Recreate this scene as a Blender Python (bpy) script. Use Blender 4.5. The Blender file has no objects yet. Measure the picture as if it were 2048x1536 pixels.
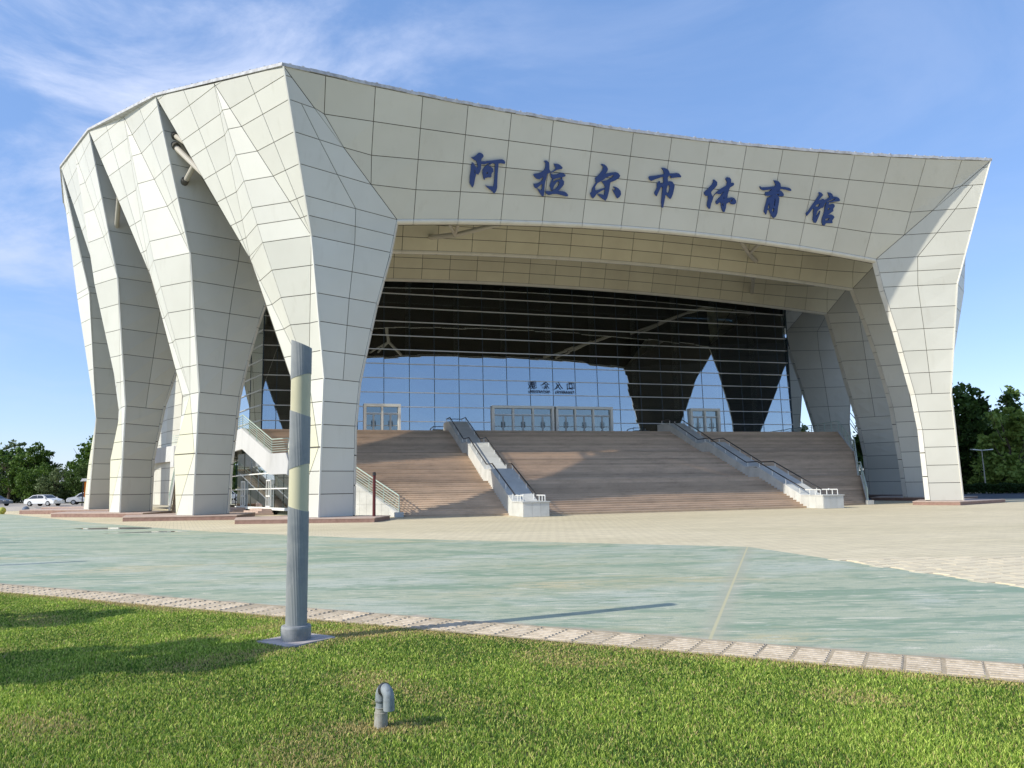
import bpy, bmesh, math, random
import numpy as np
from mathutils import Vector, Matrix
from mathutils.geometry import tessellate_polygon
random.seed(7); rng = np.random.default_rng(7)
S = bpy.context.scene
C = S.collection
# ------------------------------------------------------------------ camera
PITCH, ROLL = math.radians(7.5763), math.radians(0.9524)
cam = bpy.data.cameras.new('camera'); cam.lens = 27.067; cam.sensor_width = 36; cam.sensor_fit = 'HORIZONTAL'
cam.clip_start = 0.1; cam.clip_end = 4000
co = bpy.data.objects.new('camera', cam); C.objects.link(co); S.camera = co
F_ = Vector((0, math.cos(PITCH), math.sin(PITCH))); U_ = Vector((0, -math.sin(PITCH), math.cos(PITCH))); R_ = Vector((1, 0, 0))
cr, sr = math.cos(ROLL), math.sin(ROLL)
right = R_*cr - U_*sr; up = R_*sr + U_*cr
M = Matrix((right, up, -F_)).transposed().to_4x4(); M.translation = Vector((0, 0, 1.9)); co.matrix_world = M
# ------------------------------------------------------------------ sun and sky
SUN_DIR = Vector((-5.33, -2.54, 3.85)).normalized()      # towards the sun
sl = bpy.data.lights.new('sun', 'SUN'); sl.energy = 3.45; sl.angle = math.radians(0.5); sl.color = (1.0, 0.96, 0.87)
so = bpy.data.objects.new('sun', sl); C.objects.link(so); so.rotation_euler = SUN_DIR.to_track_quat('Z', 'Y').to_euler()
w = bpy.data.worlds.new('World'); S.world = w; w.use_nodes = True
nt = w.node_tree; nt.nodes.clear()
def N(nt, t, **k):
    n = nt.nodes.new(t)
    for a, b in k.items():
        if a == 'inp':
            for i, v in b.items(): n.inputs[i].default_value = v
        else: setattr(n, a, b)
    return n
sky = N(nt, 'ShaderNodeTexSky'); sky.sky_type = 'NISHITA'; sky.sun_disc = False
sky.sun_elevation = math.asin(SUN_DIR.z); sky.sun_rotation = math.atan2(SUN_DIR.x, SUN_DIR.y)
sky.air_density = 1.0; sky.dust_density = 0.6; sky.ozone_density = 2.2; sky.altitude = 1000
tc = N(nt, 'ShaderNodeTexCoord'); mp = N(nt, 'ShaderNodeMapping'); mp.inputs['Scale'].default_value = (1.2, 2.0, 3.6); mp.inputs['Rotation'].default_value = (0.15, 0.55, 0.9)
nz = N(nt, 'ShaderNodeTexNoise', inp={'Scale': 2.1, 'Detail': 10, 'Roughness': 0.62, 'Distortion': 0.5})
rmp = N(nt, 'ShaderNodeMapRange', inp={1: 0.37, 2: 0.70}); rmp.interpolation_type = 'SMOOTHSTEP'
sep = N(nt, 'ShaderNodeSeparateXYZ')
mx = N(nt, 'ShaderNodeMapRange', inp={1: 0.10, 2: -0.30}); mx.interpolation_type = 'SMOOTHSTEP'   # cirrus thickens towards the west
low = N(nt, 'ShaderNodeMapRange', inp={1: 0.10, 2: 0.34, 3: 0.25, 4: 1.0}); mu2 = N(nt, 'ShaderNodeMath', operation='MULTIPLY'); mul = N(nt, 'ShaderNodeMath', operation='MULTIPLY'); add = N(nt, 'ShaderNodeMath', operation='MULTIPLY_ADD', inp={1: 0.86, 2: 0.14})
mix = N(nt, 'ShaderNodeMix', data_type='RGBA'); mix.inputs['B'].default_value = (3.6, 4.1, 5.4, 1)
tint = N(nt, 'ShaderNodeMix', data_type='RGBA', blend_type='MULTIPLY'); tint.inputs['Factor'].default_value = 1; tint.inputs['B'].default_value = (1.16, 1.06, 1.05, 1)
veil = N(nt, 'ShaderNodeMix', data_type='RGBA'); veil.inputs['Factor'].default_value = 0.45; veil.inputs['B'].default_value = (1.05, 2.25, 4.8, 1)   # thin high veil evening out the blue
bg = N(nt, 'ShaderNodeBackground', inp={'Strength': 0.15}); wo = N(nt, 'ShaderNodeOutputWorld')
L = nt.links.new
L(tc.outputs['Generated'], mp.inputs[0]); L(mp.outputs[0], nz.inputs[0]); L(nz.outputs[0], rmp.inputs[0]); L(tc.outputs['Generated'], sep.inputs[0])
L(sep.outputs[0], mx.inputs[0]); L(mx.outputs[0], add.inputs[0]); L(rmp.outputs[0], mul.inputs[0]); L(sep.outputs[2], low.inputs[0]); L(add.outputs[0], mu2.inputs[0]); L(low.outputs[0], mu2.inputs[1]); L(mu2.outputs[0], mul.inputs[1])
L(mul.outputs[0], mix.inputs['Factor']); L(sky.outputs[0], tint.inputs['A']); L(tint.outputs['Result'], veil.inputs['A']); L(veil.outputs['Result'], mix.inputs['A']); L(mix.outputs['Result'], bg.inputs[0]); L(bg.outputs[0], wo.inputs[0])
S.view_settings.view_transform = 'Standard'; S.view_settings.look = 'None'; S.view_settings.gamma = 1; S.view_settings.use_curve_mapping = False
S.view_settings.exposure = 0.44
S.cycles.max_bounces = 8; S.cycles.transparent_max_bounces = 12
# ------------------------------------------------------------------ materials
def mat(name, col, rough=0.6, spec=0.4, metal=0.0, var=0.0, noise=None, bump=None, coord='Object'):
    """noise=(scale, detail, colour2, lo, hi[, stretch]); bump=(scale, strength, distance); var: brightness spread between objects"""
    m = bpy.data.materials.new(name); m.use_nodes = True; t = m.node_tree; b = t.nodes['Principled BSDF']
    b.inputs['Roughness'].default_value = rough; b.inputs['Specular IOR Level'].default_value = spec; b.inputs['Metallic'].default_value = metal
    rgb = N(t, 'ShaderNodeRGB'); rgb.outputs[0].default_value = (*col, 1); out = rgb.outputs[0]
    tc = N(t, 'ShaderNodeTexCoord')
    for ns in ([noise] if noise and not isinstance(noise, list) else (noise or [])):
        mp = N(t, 'ShaderNodeMapping'); mp.inputs['Scale'].default_value = ns[5] if len(ns) > 5 else (1, 1, 1)
        n = N(t, 'ShaderNodeTexNoise', inp={'Scale': ns[0], 'Detail': ns[1], 'Roughness': 0.6})
        r = N(t, 'ShaderNodeMapRange', inp={1: ns[3], 2: ns[4]})
        mi = N(t, 'ShaderNodeMix', data_type='RGBA'); mi.inputs['B'].default_value = (*ns[2], 1)
        t.links.new(tc.outputs[coord], mp.inputs[0]); t.links.new(mp.outputs[0], n.inputs[0]); t.links.new(n.outputs[0], r.inputs[0])
        t.links.new(r.outputs[0], mi.inputs['Factor']); t.links.new(out, mi.inputs['A']); out = mi.outputs['Result']
    if var:
        oi = N(t, 'ShaderNodeObjectInfo'); r = N(t, 'ShaderNodeMapRange', inp={3: 1-var, 4: 1+var}); vm = N(t, 'ShaderNodeVectorMath', operation='SCALE')
        t.links.new(oi.outputs['Random'], r.inputs[0]); t.links.new(out, vm.inputs[0]); t.links.new(r.outputs[0], vm.inputs['Scale']); out = vm.outputs[0]
    t.links.new(out, b.inputs['Base Color'])
    if bump:
        n = N(t, 'ShaderNodeTexNoise', inp={'Scale': bump[0], 'Detail': 4}); bn = N(t, 'ShaderNodeBump', inp={'Strength': bump[1], 'Distance': bump[2]})
        t.links.new(tc.outputs[coord], n.inputs[0]); t.links.new(n.outputs[0], bn.inputs['Height']); t.links.new(bn.outputs[0], b.inputs['Normal'])
    return m
m_panel = mat('cladding', (0.65, 0.635, 0.55), 0.42, 0.4, var=0.05, noise=[(0.25, 3, (0.60, 0.585, 0.50), 0.35, 0.75), (1.6, 5, (0.56, 0.54, 0.45), 0.58, 0.9, (1, 1, 0.25))])
m_backshade = mat('shade_darkened_cladding', (0.16, 0.155, 0.135), 0.6, 0.3, var=0.08)  # leg backs: cladding colour darkened as shade, so the glass mirrors them dark
m_cream = mat('cream_cladding', (0.63, 0.60, 0.43), 0.42, 0.4, var=0.03)
m_soffit = mat('soffit_cladding', (0.70, 0.655, 0.49), 0.42, 0.4, var=0.05, noise=[(0.4, 4, (0.63, 0.58, 0.43), 0.4, 0.75)])
m_joint = mat('joint', (0.13, 0.12, 0.10), 0.9, 0.1)
m_trim = mat('trim', (0.70, 0.68, 0.60), 0.4, 0.4, noise=(0.8, 3, (0.6, 0.58, 0.5), 0.45, 0.8))
m_roof = mat('roof_sheet', (0.55, 0.55, 0.55), 0.7, 0.3, noise=(2.5, 4, (0.35, 0.34, 0.34), 0.4, 0.7))
m_steel = mat('white_steel', (0.74, 0.74, 0.70), 0.35, 0.5)
m_greenrail = mat('pale_green_steel', (0.50, 0.60, 0.52), 0.35, 0.5)
m_mullion = mat('aluminium', (0.62, 0.63, 0.63), 0.3, 0.5, 0.3)
m_darkmull = mat('dark_gasket', (0.03, 0.05, 0.07), 0.4, 0.4)
m_darkrail = mat('dark_steel', (0.035, 0.033, 0.035), 0.3, 0.5)
m_step = mat('step_granite', (0.60, 0.46, 0.33), 0.7, 0.3, var=0.16, noise=[(0.6, 5, (0.46, 0.35, 0.25), 0.4, 0.7, (1, 3, 1)), (9, 4, (0.60, 0.46, 0.33), 0.45, 0.8, (0.4, 3, 1))], bump=(25, 0.3, 0.01))
m_stone = mat('pale_granite', (0.60, 0.60, 0.56), 0.6, 0.3, var=0.05, noise=[(1.2, 5, (0.48, 0.48, 0.44), 0.42, 0.75), (30, 3, (0.5, 0.5, 0.48), 0.5, 0.8)])
m_redstone = mat('brown_granite', (0.30, 0.19, 0.15), 0.6, 0.3, noise=(3, 5, (0.22, 0.13, 0.10), 0.4, 0.7))
m_pinkstone = mat('pink_granite', (0.52, 0.40, 0.33), 0.6, 0.3, noise=(2, 5, (0.44, 0.33, 0.27), 0.4, 0.7))
m_render = mat('grey_render', (0.60, 0.60, 0.585), 0.8, 0.2, noise=[(1.1, 5, (0.52, 0.52, 0.50), 0.45, 0.75, (1, 1, 0.3))])
m_blue = mat('blue_letter', (0.012, 0.05, 0.20), 0.35, 0.5)
m_darkblue = mat('navy_letter', (0.008, 0.012, 0.05), 0.4, 0.4)
m_white = mat('white_frame', (0.86, 0.86, 0.80), 0.4, 0.4)
m_conc = mat('concrete', (0.36, 0.33, 0.31), 0.85, 0.2, noise=(2, 6, (0.27, 0.25, 0.23), 0.4, 0.75))
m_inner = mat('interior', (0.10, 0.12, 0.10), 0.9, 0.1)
m_innercol = mat('interior_column', (0.6, 0.64, 0.58), 0.8, 0.2)
m_pipe = mat('strut_paint', (0.50, 0.46, 0.38), 0.5, 0.4)
m_tyre = mat('rubber', (0.02, 0.02, 0.02), 0.8, 0.2)
def glass_mat(name, refl, tr, base=0.46):
    m = bpy.data.materials.new(name); m.use_nodes = True; t = m.node_tree; t.nodes.clear()
    g = N(t, 'ShaderNodeBsdfGlossy', inp={'Roughness': 0.0}); g.inputs[0].default_value = (*refl, 1)
    tr_ = N(t, 'ShaderNodeBsdfTransparent'); tr_.inputs[0].default_value = (*tr, 1)
    lw = N(t, 'ShaderNodeLayerWeight', inp={0: 0.25}); r = N(t, 'ShaderNodeMapRange', inp={3: base, 4: 0.95}); mi = N(t, 'ShaderNodeMixShader')
    tcn = N(t, 'ShaderNodeTexCoord'); nn = N(t, 'ShaderNodeTexNoise', inp={'Scale': 0.35, 'Detail': 1}); bn = N(t, 'ShaderNodeBump', inp={'Strength': 0.12, 'Distance': 0.02})
    t.links.new(tcn.outputs['Object'], nn.inputs[0]); t.links.new(nn.outputs[0], bn.inputs['Height']); t.links.new(bn.outputs[0], g.inputs['Normal'])
    o = N(t, 'ShaderNodeOutputMaterial')
    t.links.new(lw.outputs['Facing'], r.inputs[0]); t.links.new(r.outputs[0], mi.inputs[0]); t.links.new(tr_.outputs[0], mi.inputs[1]); t.links.new(g.outputs[0], mi.inputs[2]); t.links.new(mi.outputs[0], o.inputs[0])
    return m
m_glass = glass_mat('curtain_glass', (0.82, 0.88, 0.93), (0.52, 0.58, 0.56))
m_doorglass = glass_mat('door_glass', (0.75, 0.85, 0.9), (0.5, 0.55, 0.55), 0.25)
# ------------------------------------------------------------------ mesh helpers
class MB:
    def __init__(s): s.v = []; s.f = []
    def poly(s, pts):
        k = len(s.v); s.v += [tuple(p) for p in pts]; s.f.append(tuple(range(k, k+len(pts)))); return s
    def prism(s, bot, top):
        n = len(bot); k = len(s.v); s.v += [tuple(p) for p in bot]+[tuple(p) for p in top]
        s.f.append(tuple(range(k+n-1, k-1, -1))); s.f.append(tuple(range(k+n, k+2*n)))
        for i in range(n):
            j = (i+1) % n; s.f.append((k+i, k+j, k+n+j, k+n+i))
        return s
    def box(s, a, b):
        x0, y0, z0 = (min(p, q) for p, q in zip(a, b)); x1, y1, z1 = (max(p, q) for p, q in zip(a, b))
        return s.prism([(x0, y0, z0), (x1, y0, z0), (x1, y1, z0), (x0, y1, z0)], [(x0, y0, z1), (x1, y0, z1), (x1, y1, z1), (x0, y1, z1)])
    def bar(s, a, b, w, h=None, upv=(0, 0, 1)):
        a = Vector(a); b = Vector(b); d = (b-a).normalized(); u = Vector(upv); x = d.cross(u)
        if x.length < 1e-4: x = d.cross(Vector((1, 0, 0)))
        x.normalize(); y = x.cross(d); x *= w/2; y *= (h or w)/2
        return s.prism([a-x-y, a+x-y, a+x+y, a-x+y], [b-x-y, b+x-y, b+x+y, b-x+y])
    def tube(s, path, r, n=8, closed=False, cap=True):
        P = [Vector(p) for p in path]; rs = r if isinstance(r, (list, tuple)) else [r]*len(P); k0 = len(s.v); prev = None
        for i, p in enumerate(P):
            d = ((P[min(i+1, len(P)-1)]-P[max(i-1, 0)])).normalized()
            x = prev - d*prev.dot(d) if prev is not None else d.cross(Vector((0.13, 0.2, 1)) if abs(d.z) < 0.9 else Vector((1, 0.1, 0)))
            x.normalize(); prev = x; y = d.cross(x)
            for j in range(n):
                a = 2*math.pi*j/n; s.v.append(tuple(p+(x*math.cos(a)+y*math.sin(a))*rs[i]))
        for i in range(len(P)-1):
            for j in range(n):
                a = k0+i*n+j; b = k0+i*n+(j+1) % n; s.f.append((a, b, b+n, a+n))
        if cap:
            s.f.append(tuple(range(k0+n-1, k0-1, -1))); e = k0+(len(P)-1)*n; s.f.append(tuple(range(e, e+n)))
        return s
    def lathe(s, prof, c=(0, 0, 0), n=16):
        k0 = len(s.v)
        for r, z in prof:
            for j in range(n):
                a = 2*math.pi*j/n; s.v.append((c[0]+r*math.cos(a), c[1]+r*math.sin(a), c[2]+z))
        for i in range(len(prof)-1):
            for j in range(n):
                a = k0+i*n+j; b = k0+i*n+(j+1) % n; s.f.append((a, b, b+n, a+n))
        return s
    def build(s, name, m, parent=None, base=(0, 0, 0), smooth=False):
        me = bpy.data.meshes.new(name)
        me.from_pydata([(x-base[0], y-base[1], z-base[2]) for x, y, z in s.v], [], s.f); me.materials.append(m)
        if smooth: me.polygons.foreach_set('use_smooth', [True]*len(me.polygons))
        o = bpy.data.objects.new(name, me); C.objects.link(o)
        if parent: o.parent = parent
        return o
def tag(o, label=None, cat=None, group=None, kind=None):
    for k, v in (('label', label), ('category', cat), ('group', group), ('kind', kind)):
        if v: o[k] = v
    return o
def part(name, parent):
    o = bpy.data.objects.new(name, None); C.objects.link(o); o.parent = parent; return o
TH = math.radians(16.7038); OX, OY = 7.88463, 65.51573
def hall_thing(name, label, cat, base=(0, 0, 0), group=None):
    """Empty at a base given in the hall's own axes: u along the front, v out towards the square, z up"""
    o = bpy.data.objects.new(name, None); C.objects.link(o); u, v, z = base
    o.location = (OX+u*math.cos(TH)+v*math.sin(TH), OY+u*math.sin(TH)-v*math.cos(TH), z); o.rotation_euler = (0, 0, TH)
    return tag(o, label, cat, group)
def W(u, v, z): return (u, -v, z)
def wv(p): return Vector((p[0], -p[1], p[2]))
def thing(name, label, cat, loc=(0, 0, 0), rz=0, group=None):
    o = bpy.data.objects.new(name, None); C.objects.link(o); o.location = loc; o.rotation_euler = (0, 0, rz); return tag(o, label, cat, group)
def copy_tree(o, parent=None):
    c = o.copy(); C.objects.link(c); c.parent = parent
    for ch in list(o.children): copy_tree(ch, c)
    return c
# ------------------------------------------------------------------ panels
def inset(P, g):
    """shrink a near-planar polygon by g along its plane; None when nothing is left"""
    n = Vector((0, 0, 0)); c = sum(P, Vector((0, 0, 0)))/len(P)
    for i in range(len(P)): n += (P[i]-c).cross(P[(i+1) % len(P)]-c)
    area = n.length/2
    if area < 0.02: return None, None
    n.normalize(); out = []
    m = len(P); per = sum((P[(i+1) % m]-P[i]).length for i in range(m))
    if area/per < g*1.1: return None, None
    for i in range(m):
        a = (P[i]-P[i-1]); b = (P[(i+1) % m]-P[i])
        if a.length < 1e-4 or b.length < 1e-4: continue
        a.normalize(); b.normalize(); na = n.cross(a); nb = n.cross(b); s = 1+na.dot(nb)
        k = min(g/max(s, 0.12), 4*g); out.append(P[i]+(na+nb)*k)
    return out, n
def clean(P):
    o = []
    for p in P:
        if not o or (p-o[-1]).length > 0.02: o.append(p)
    if len(o) > 1 and (o[0]-o[-1]).length < 0.02: o.pop()
    return o
def panelize(polys, parent, m=None, gap=0.023, thick=0.05, name='panel', out_hint=None):
    m = m or m_panel
    for P in polys:
        P = clean(P)
        if len(P) < 3: continue
        q, n = inset(P, gap)
        if not q: continue
        c = sum(P, Vector((0, 0, 0)))/len(P)
        if out_hint is not None and n.dot(out_hint(c) if callable(out_hint) else out_hint) < 0: n = -n; q = q[::-1]
        dn = n*thick
        MB().prism([p-dn for p in q], q).build(name, m, parent)
def sheet(polys, parent, name, m, off=0.04, out_hint=None, kind=None):
    """one backing sheet behind the panels, shifted inwards"""
    vs = []; idx = {}; fs = []; nr = []
    for P in polys:
        P = clean(P)
        if len(P) < 3: continue
        c = sum(P, Vector((0, 0, 0)))/len(P); n = Vector((0, 0, 0))
        for i in range(len(P)): n += (P[i]-c).cross(P[(i+1) % len(P)]-c)
        if n.length < 1e-6: continue
        if out_hint is not None and n.dot(out_hint(c) if callable(out_hint) else out_hint) < 0: n = -n; P = P[::-1]
        f = []
        for p in P:
            k = tuple(round(x, 2) for x in p)
            if k not in idx: idx[k] = len(vs); vs.append(p.copy()); nr.append(Vector((0, 0, 0)))
            nr[idx[k]] += n; f.append(idx[k])
        if len(set(f)) >= 3: fs.append(tuple(dict.fromkeys(f)))
    b = MB(); b.v = [tuple(p-(n.normalized()*off)) for p, n in zip(vs, nr)]; b.f = fs
    return b.build(name, m, parent)
def zclip(P, z0, z1):
    for lim, sg in ((z0, 1), (z1, -1)):
        out = []
        for i in range(len(P)):
            a = P[i]; b = P[(i+1) % len(P)]; da = (a.z-lim)*sg; db = (b.z-lim)*sg
            if da >= 0: out.append(a)
            if (da > 0 and db < 0) or (da < 0 and db > 0): out.append(a+(b-a)*(da/(da-db)))
        P = out
        if len(P) < 3: return []
    return P
# ================================================================== SETTING
gm = bpy.data.materials
def flat(name, pts, z, m, kind='structure'):
    o = MB().poly([(x, y, z) for x, y in pts]).build(name, m); tag(o, kind=kind); return o
def brick_mat(name, c1, c2, mortar, bw, bh, ms, rot, c3):
    m = bpy.data.materials.new(name); m.use_nodes = True; t = m.node_tree; b = t.nodes['Principled BSDF']; b.inputs['Roughness'].default_value = 0.85; b.inputs['Specular IOR Level'].default_value = 0.2
    tc = N(t, 'ShaderNodeTexCoord'); mp = N(t, 'ShaderNodeMapping'); mp.inputs['Rotation'].default_value = (0, 0, rot)
    br = N(t, 'ShaderNodeTexBrick', inp={'Scale': 1.0, 'Mortar Size': ms, 'Brick Width': bw, 'Row Height': bh, 'Mortar Smooth': 0.1, 'Bias': 0.0}); br.inputs['Color1'].default_value = (*c1, 1); br.inputs['Color2'].default_value = (*c2, 1); br.inputs['Mortar'].default_value = (*mortar, 1)
    n = N(t, 'ShaderNodeTexNoise', inp={'Scale': 0.09, 'Detail': 7, 'Roughness': 0.65}); mp2 = N(t, 'ShaderNodeMapping'); mp2.inputs['Scale'].default_value = (0.6, 2.0, 1)
    r = N(t, 'ShaderNodeMapRange', inp={1: 0.4, 2: 0.66}); mi = N(t, 'ShaderNodeMix', data_type='RGBA', blend_type='MULTIPLY'); mi.inputs['B'].default_value = (*c3, 1)
    n2 = N(t, 'ShaderNodeTexNoise', inp={'Scale': 1.2, 'Detail': 6, 'Roughness': 0.6}); r2 = N(t, 'ShaderNodeMapRange', inp={1: 0.3, 2: 0.8, 3: 0.86, 4: 1.1}); vm = N(t, 'ShaderNodeVectorMath', operation='SCALE')
    l = t.links.new; l(tc.outputs['Object'], mp.inputs[0]); l(mp.outputs[0], br.inputs[0]); l(tc.outputs['Object'], mp2.inputs[0]); l(mp2.outputs[0], n.inputs[0]); l(n.outputs[0], r.inputs[0])
    l(r.outputs[0], mi.inputs['Factor']); l(br.outputs['Color'], mi.inputs['A']); l(mp2.outputs[0], n2.inputs[0]); l(n2.outputs[0], r2.inputs[0]); l(mi.outputs['Result'], vm.inputs[0]); l(r2.outputs[0], vm.inputs['Scale']); l(vm.outputs[0], b.inputs['Base Color'])
    return m
PAV = TH+0.12
m_plaza = brick_mat('square_paving', (0.72, 0.62, 0.42), (0.67, 0.575, 0.39), (0.47, 0.39, 0.27), 0.4, 0.4, 0.012, -PAV, (0.88, 0.88, 0.84))
# faded green floor paint
def green_mat():
    m = bpy.data.materials.new('faded_green_paint'); m.use_nodes = True; t = m.node_tree; b = t.nodes['Principled BSDF']; b.inputs['Roughness'].default_value = 0.6; b.inputs['Specular IOR Level'].default_value = 0.25
    l = t.links.new; tc = N(t, 'ShaderNodeTexCoord'); col = N(t, 'ShaderNodeRGB'); col.outputs[0].default_value = (0.46, 0.475, 0.325, 1); out = col.outputs[0]
    for sc, st, det, c2, lo, hi, dist in ((0.5, (0.5, 1.6, 1), 7, (0.25, 0.335, 0.215), 0.49, 0.57, 1.2), (0.22, (0.7, 1.3, 1), 5, (0.50, 0.52, 0.41), 0.50, 0.60, 0.8), (0.35, (0.4, 1.2, 1), 6, (0.55, 0.48, 0.28), 0.56, 0.66, 0.6), (2.3, (0.45, 2.2, 1), 6, (0.27, 0.335, 0.225), 0.52, 0.59, 1.5), (2.6, (0.5, 2.4, 1), 5, (0.62, 0.59, 0.44), 0.56, 0.64, 1.0), (60, (1, 1, 1), 2, (0.24, 0.31, 0.26), 0.45, 0.8, 0), (3.2, (0.5, 1.6, 1), 4, (0.68, 0.66, 0.56), 0.69, 0.73, 0.3)):
        mp = N(t, 'ShaderNodeMapping'); mp.inputs['Scale'].default_value = st; mp.inputs['Location'].default_value = (sc*7, sc*13, 0); mp.inputs['Rotation'].default_value = (0, 0, 0.12)
        n = N(t, 'ShaderNodeTexNoise', inp={'Scale': sc, 'Detail': det, 'Roughness': 0.62, 'Distortion': dist}); r = N(t, 'ShaderNodeMapRange', inp={1: lo, 2: hi})
        mi = N(t, 'ShaderNodeMix', data_type='RGBA'); mi.inputs['B'].default_value = (*c2, 1)
        l(tc.outputs['Object'], mp.inputs[0]); l(mp.outputs[0], n.inputs[0]); l(n.outputs[0], r.inputs[0]); l(r.outputs[0], mi.inputs['Factor']); l(out, mi.inputs['A']); out = mi.outputs['Result']
    # paint worn off towards the lawn and scuffed near the pale joint
    sp = N(t, 'ShaderNodeSeparateXYZ'); l(tc.outputs['Object'], sp.inputs[0])
    ed = N(t, 'ShaderNodeMath', operation='MULTIPLY_ADD', inp={1: 0.537}); l(sp.outputs[0], ed.inputs[0]); l(sp.outputs[1], ed.inputs[2])
    nn = N(t, 'ShaderNodeTexNoise', inp={'Scale': 1.1, 'Detail': 8, 'Roughness': 0.7}); l(tc.outputs['Object'], nn.inputs[0])
    ad = N(t, 'ShaderNodeMath', operation='MULTIPLY_ADD', inp={1: -1.2}); l(nn.outputs[0], ad.inputs[0]); l(ed.outputs[0], ad.inputs[2])
    r = N(t, 'ShaderNodeMapRange', inp={1: 10.36, 2: 10.62, 3: 1, 4: 0}); l(ad.outputs[0], r.inputs[0])
    mi = N(t, 'ShaderNodeMix', data_type='RGBA'); mi.inputs['B'].default_value = (0.46, 0.39, 0.30, 1); l(r.outputs[0], mi.inputs['Factor']); l(out, mi.inputs['A']); out = mi.outputs['Result']
    # joint between (2.38, 9.8) and (6.97, 23.5)
    d = Vector((6.97-2.38, 23.5-9.8)).normalized(); jn = N(t, 'ShaderNodeVectorMath', operation='DOT_PRODUCT'); jn.inputs[1].default_value = (d.y, -d.x, 0); l(tc.outputs['Object'], jn.inputs[0])
    c0 = 2.38*d.y-9.8*d.x; sb = N(t, 'ShaderNodeMath', operation='SUBTRACT', inp={1: c0}); l(jn.outputs['Value'], sb.inputs[0]); ab = N(t, 'ShaderNodeMath', operation='ABSOLUTE'); l(sb.outputs[0], ab.inputs[0])
    for w0, w1, cc, fac in ((0.03, 0.28, (0.42, 0.40, 0.30), 0.55), (0.012, 0.03, (0.55, 0.50, 0.30), 0.9)):
        r = N(t, 'ShaderNodeMapRange', inp={1: w0, 2: w1, 3: fac, 4: 0}); l(ab.outputs[0], r.inputs[0]); mi = N(t, 'ShaderNodeMix', data_type='RGBA'); mi.inputs['B'].default_value = (*cc, 1)
        l(r.outputs[0], mi.inputs['Factor']); l(out, mi.inputs['A']); out = mi.outputs['Result']
    l(out, b.inputs['Base Color']); return m
m_green = green_mat()
m_ground = mat('far_ground', (0.30, 0.28, 0.24), 0.9, 0.1, noise=(0.05, 5, (0.2, 0.22, 0.14), 0.4, 0.6))
m_soil = mat('lawn_soil', (0.075, 0.095, 0.025), 0.95, 0.05, noise=[(0.8, 6, (0.17, 0.15, 0.07), 0.5, 0.7), (14, 4, (0.045, 0.07, 0.02), 0.4, 0.65)])
m_asphalt = mat('asphalt', (0.085, 0.09, 0.10), 0.85, 0.2, noise=(0.4, 5, (0.11, 0.115, 0.12), 0.4, 0.7))
def EDGE(x): return 10.08-0.537*x            # where the lawn meets the tile strip
flat('ground', [(-1500, -600), (1500, -600), (1500, 2500), (-1500, 2500)], -0.03, m_ground)
flat('square', [(-170, -40), (130, -60), (130, 160), (-170, 175)], -0.012, m_plaza)
flat('green_square', [(-95, EDGE(-95)+0.88), (12.5, EDGE(12.5)+0.88), (9.9, 9.5), (8.9, 13.84), (6.97, 23.5), (-6.5, 31), (-15.3, 38), (-28, 51.5), (-49, 76), (-95, 108)], -0.004, m_green)
flat('lawn', [(-60, EDGE(-60)), (22, EDGE(22)), (22, -40), (-60, -40)], 0.0, m_soil)
flat('tile_bed', [(-60, EDGE(-60)-0.05), (22, EDGE(22)-0.05), (22, EDGE(22)+0.93), (-60, EDGE(-60)+0.93)], 0.009, mat('sand_bed', (0.46, 0.37, 0.25), 0.95, 0.05, noise=[(3, 6, (0.34, 0.27, 0.18), 0.4, 0.7), (20, 4, (0.55, 0.46, 0.33), 0.5, 0.8)]))
# road on the right behind the hedge side
flat('road', [(28, 77), (110, 60), (140, 82), (44, 106)], -0.004, m_asphalt)
# car park on the left, a little higher
cp = MB().prism([(-140, 92, -0.01), (-56, 92, -0.01), (-62, 140, -0.01), (-150, 140, -0.01)], [(-139, 94, 0.38), (-58, 94, 0.38), (-62, 140, 0.38), (-150, 140, 0.38)]).build('car_park', mat('car_park_paving', (0.46, 0.41, 0.35), 0.9, 0.2, noise=(0.4, 5, (0.36, 0.33, 0.29), 0.4, 0.7))); tag(cp, kind='structure')
# ---- tile strip: ribbed tiles one by one
strip = tag(thing('tile_strip', None, None), kind='structure')
d = Vector((0.881, -0.473, 0)); nrm = Vector((0.473, 0.881, 0)); org = Vector((1.96, EDGE(1.96)+0.02, 0))
m_tile = mat('ribbed_tile', (0.50, 0.415, 0.305), 0.85, 0.2, var=0.13, noise=[(5, 5, (0.36, 0.29, 0.20), 0.42, 0.62), (30, 3, (0.62, 0.54, 0.43), 0.5, 0.8)])
tb = MB(); T = 0.349; TD = 0.76
tb.prism([(0, 0, -0.03), (T, 0, -0.03), (T, TD, -0.03), (0, TD, -0.03)], [(0.004, 0.004, 0.010), (T-0.004, 0.004, 0.010), (T-0.004, TD-0.004, 0.010), (0.004, TD-0.004, 0.010)])
for k in range(7):
    y = 0.035+k*0.101; tb.prism([(0.01, y, 0.009), (T-0.01, y, 0.009), (T-0.01, y+0.064, 0.009), (0.01, y+0.064, 0.009)], [(0.02, y+0.012, 0.022), (T-0.02, y+0.012, 0.022), (T-0.02, y+0.052, 0.022), (0.02, y+0.052, 0.022)])
tm = tb.build('tile', m_tile, strip)
for k in range(-58, 26):
    o = tm if k == -58 else tm.copy()
    if k != -58: C.objects.link(o); o.parent = strip
    p = org+d*(0.362*k)+nrm*rng.uniform(-0.006, 0.006); o.location = (p.x, p.y, rng.uniform(-0.006, 0.002)); o.rotation_euler = (rng.uniform(-.012, .012), rng.uniform(-.012, .012), math.atan2(d.y, d.x)+rng.uniform(-.012, .012))
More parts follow.
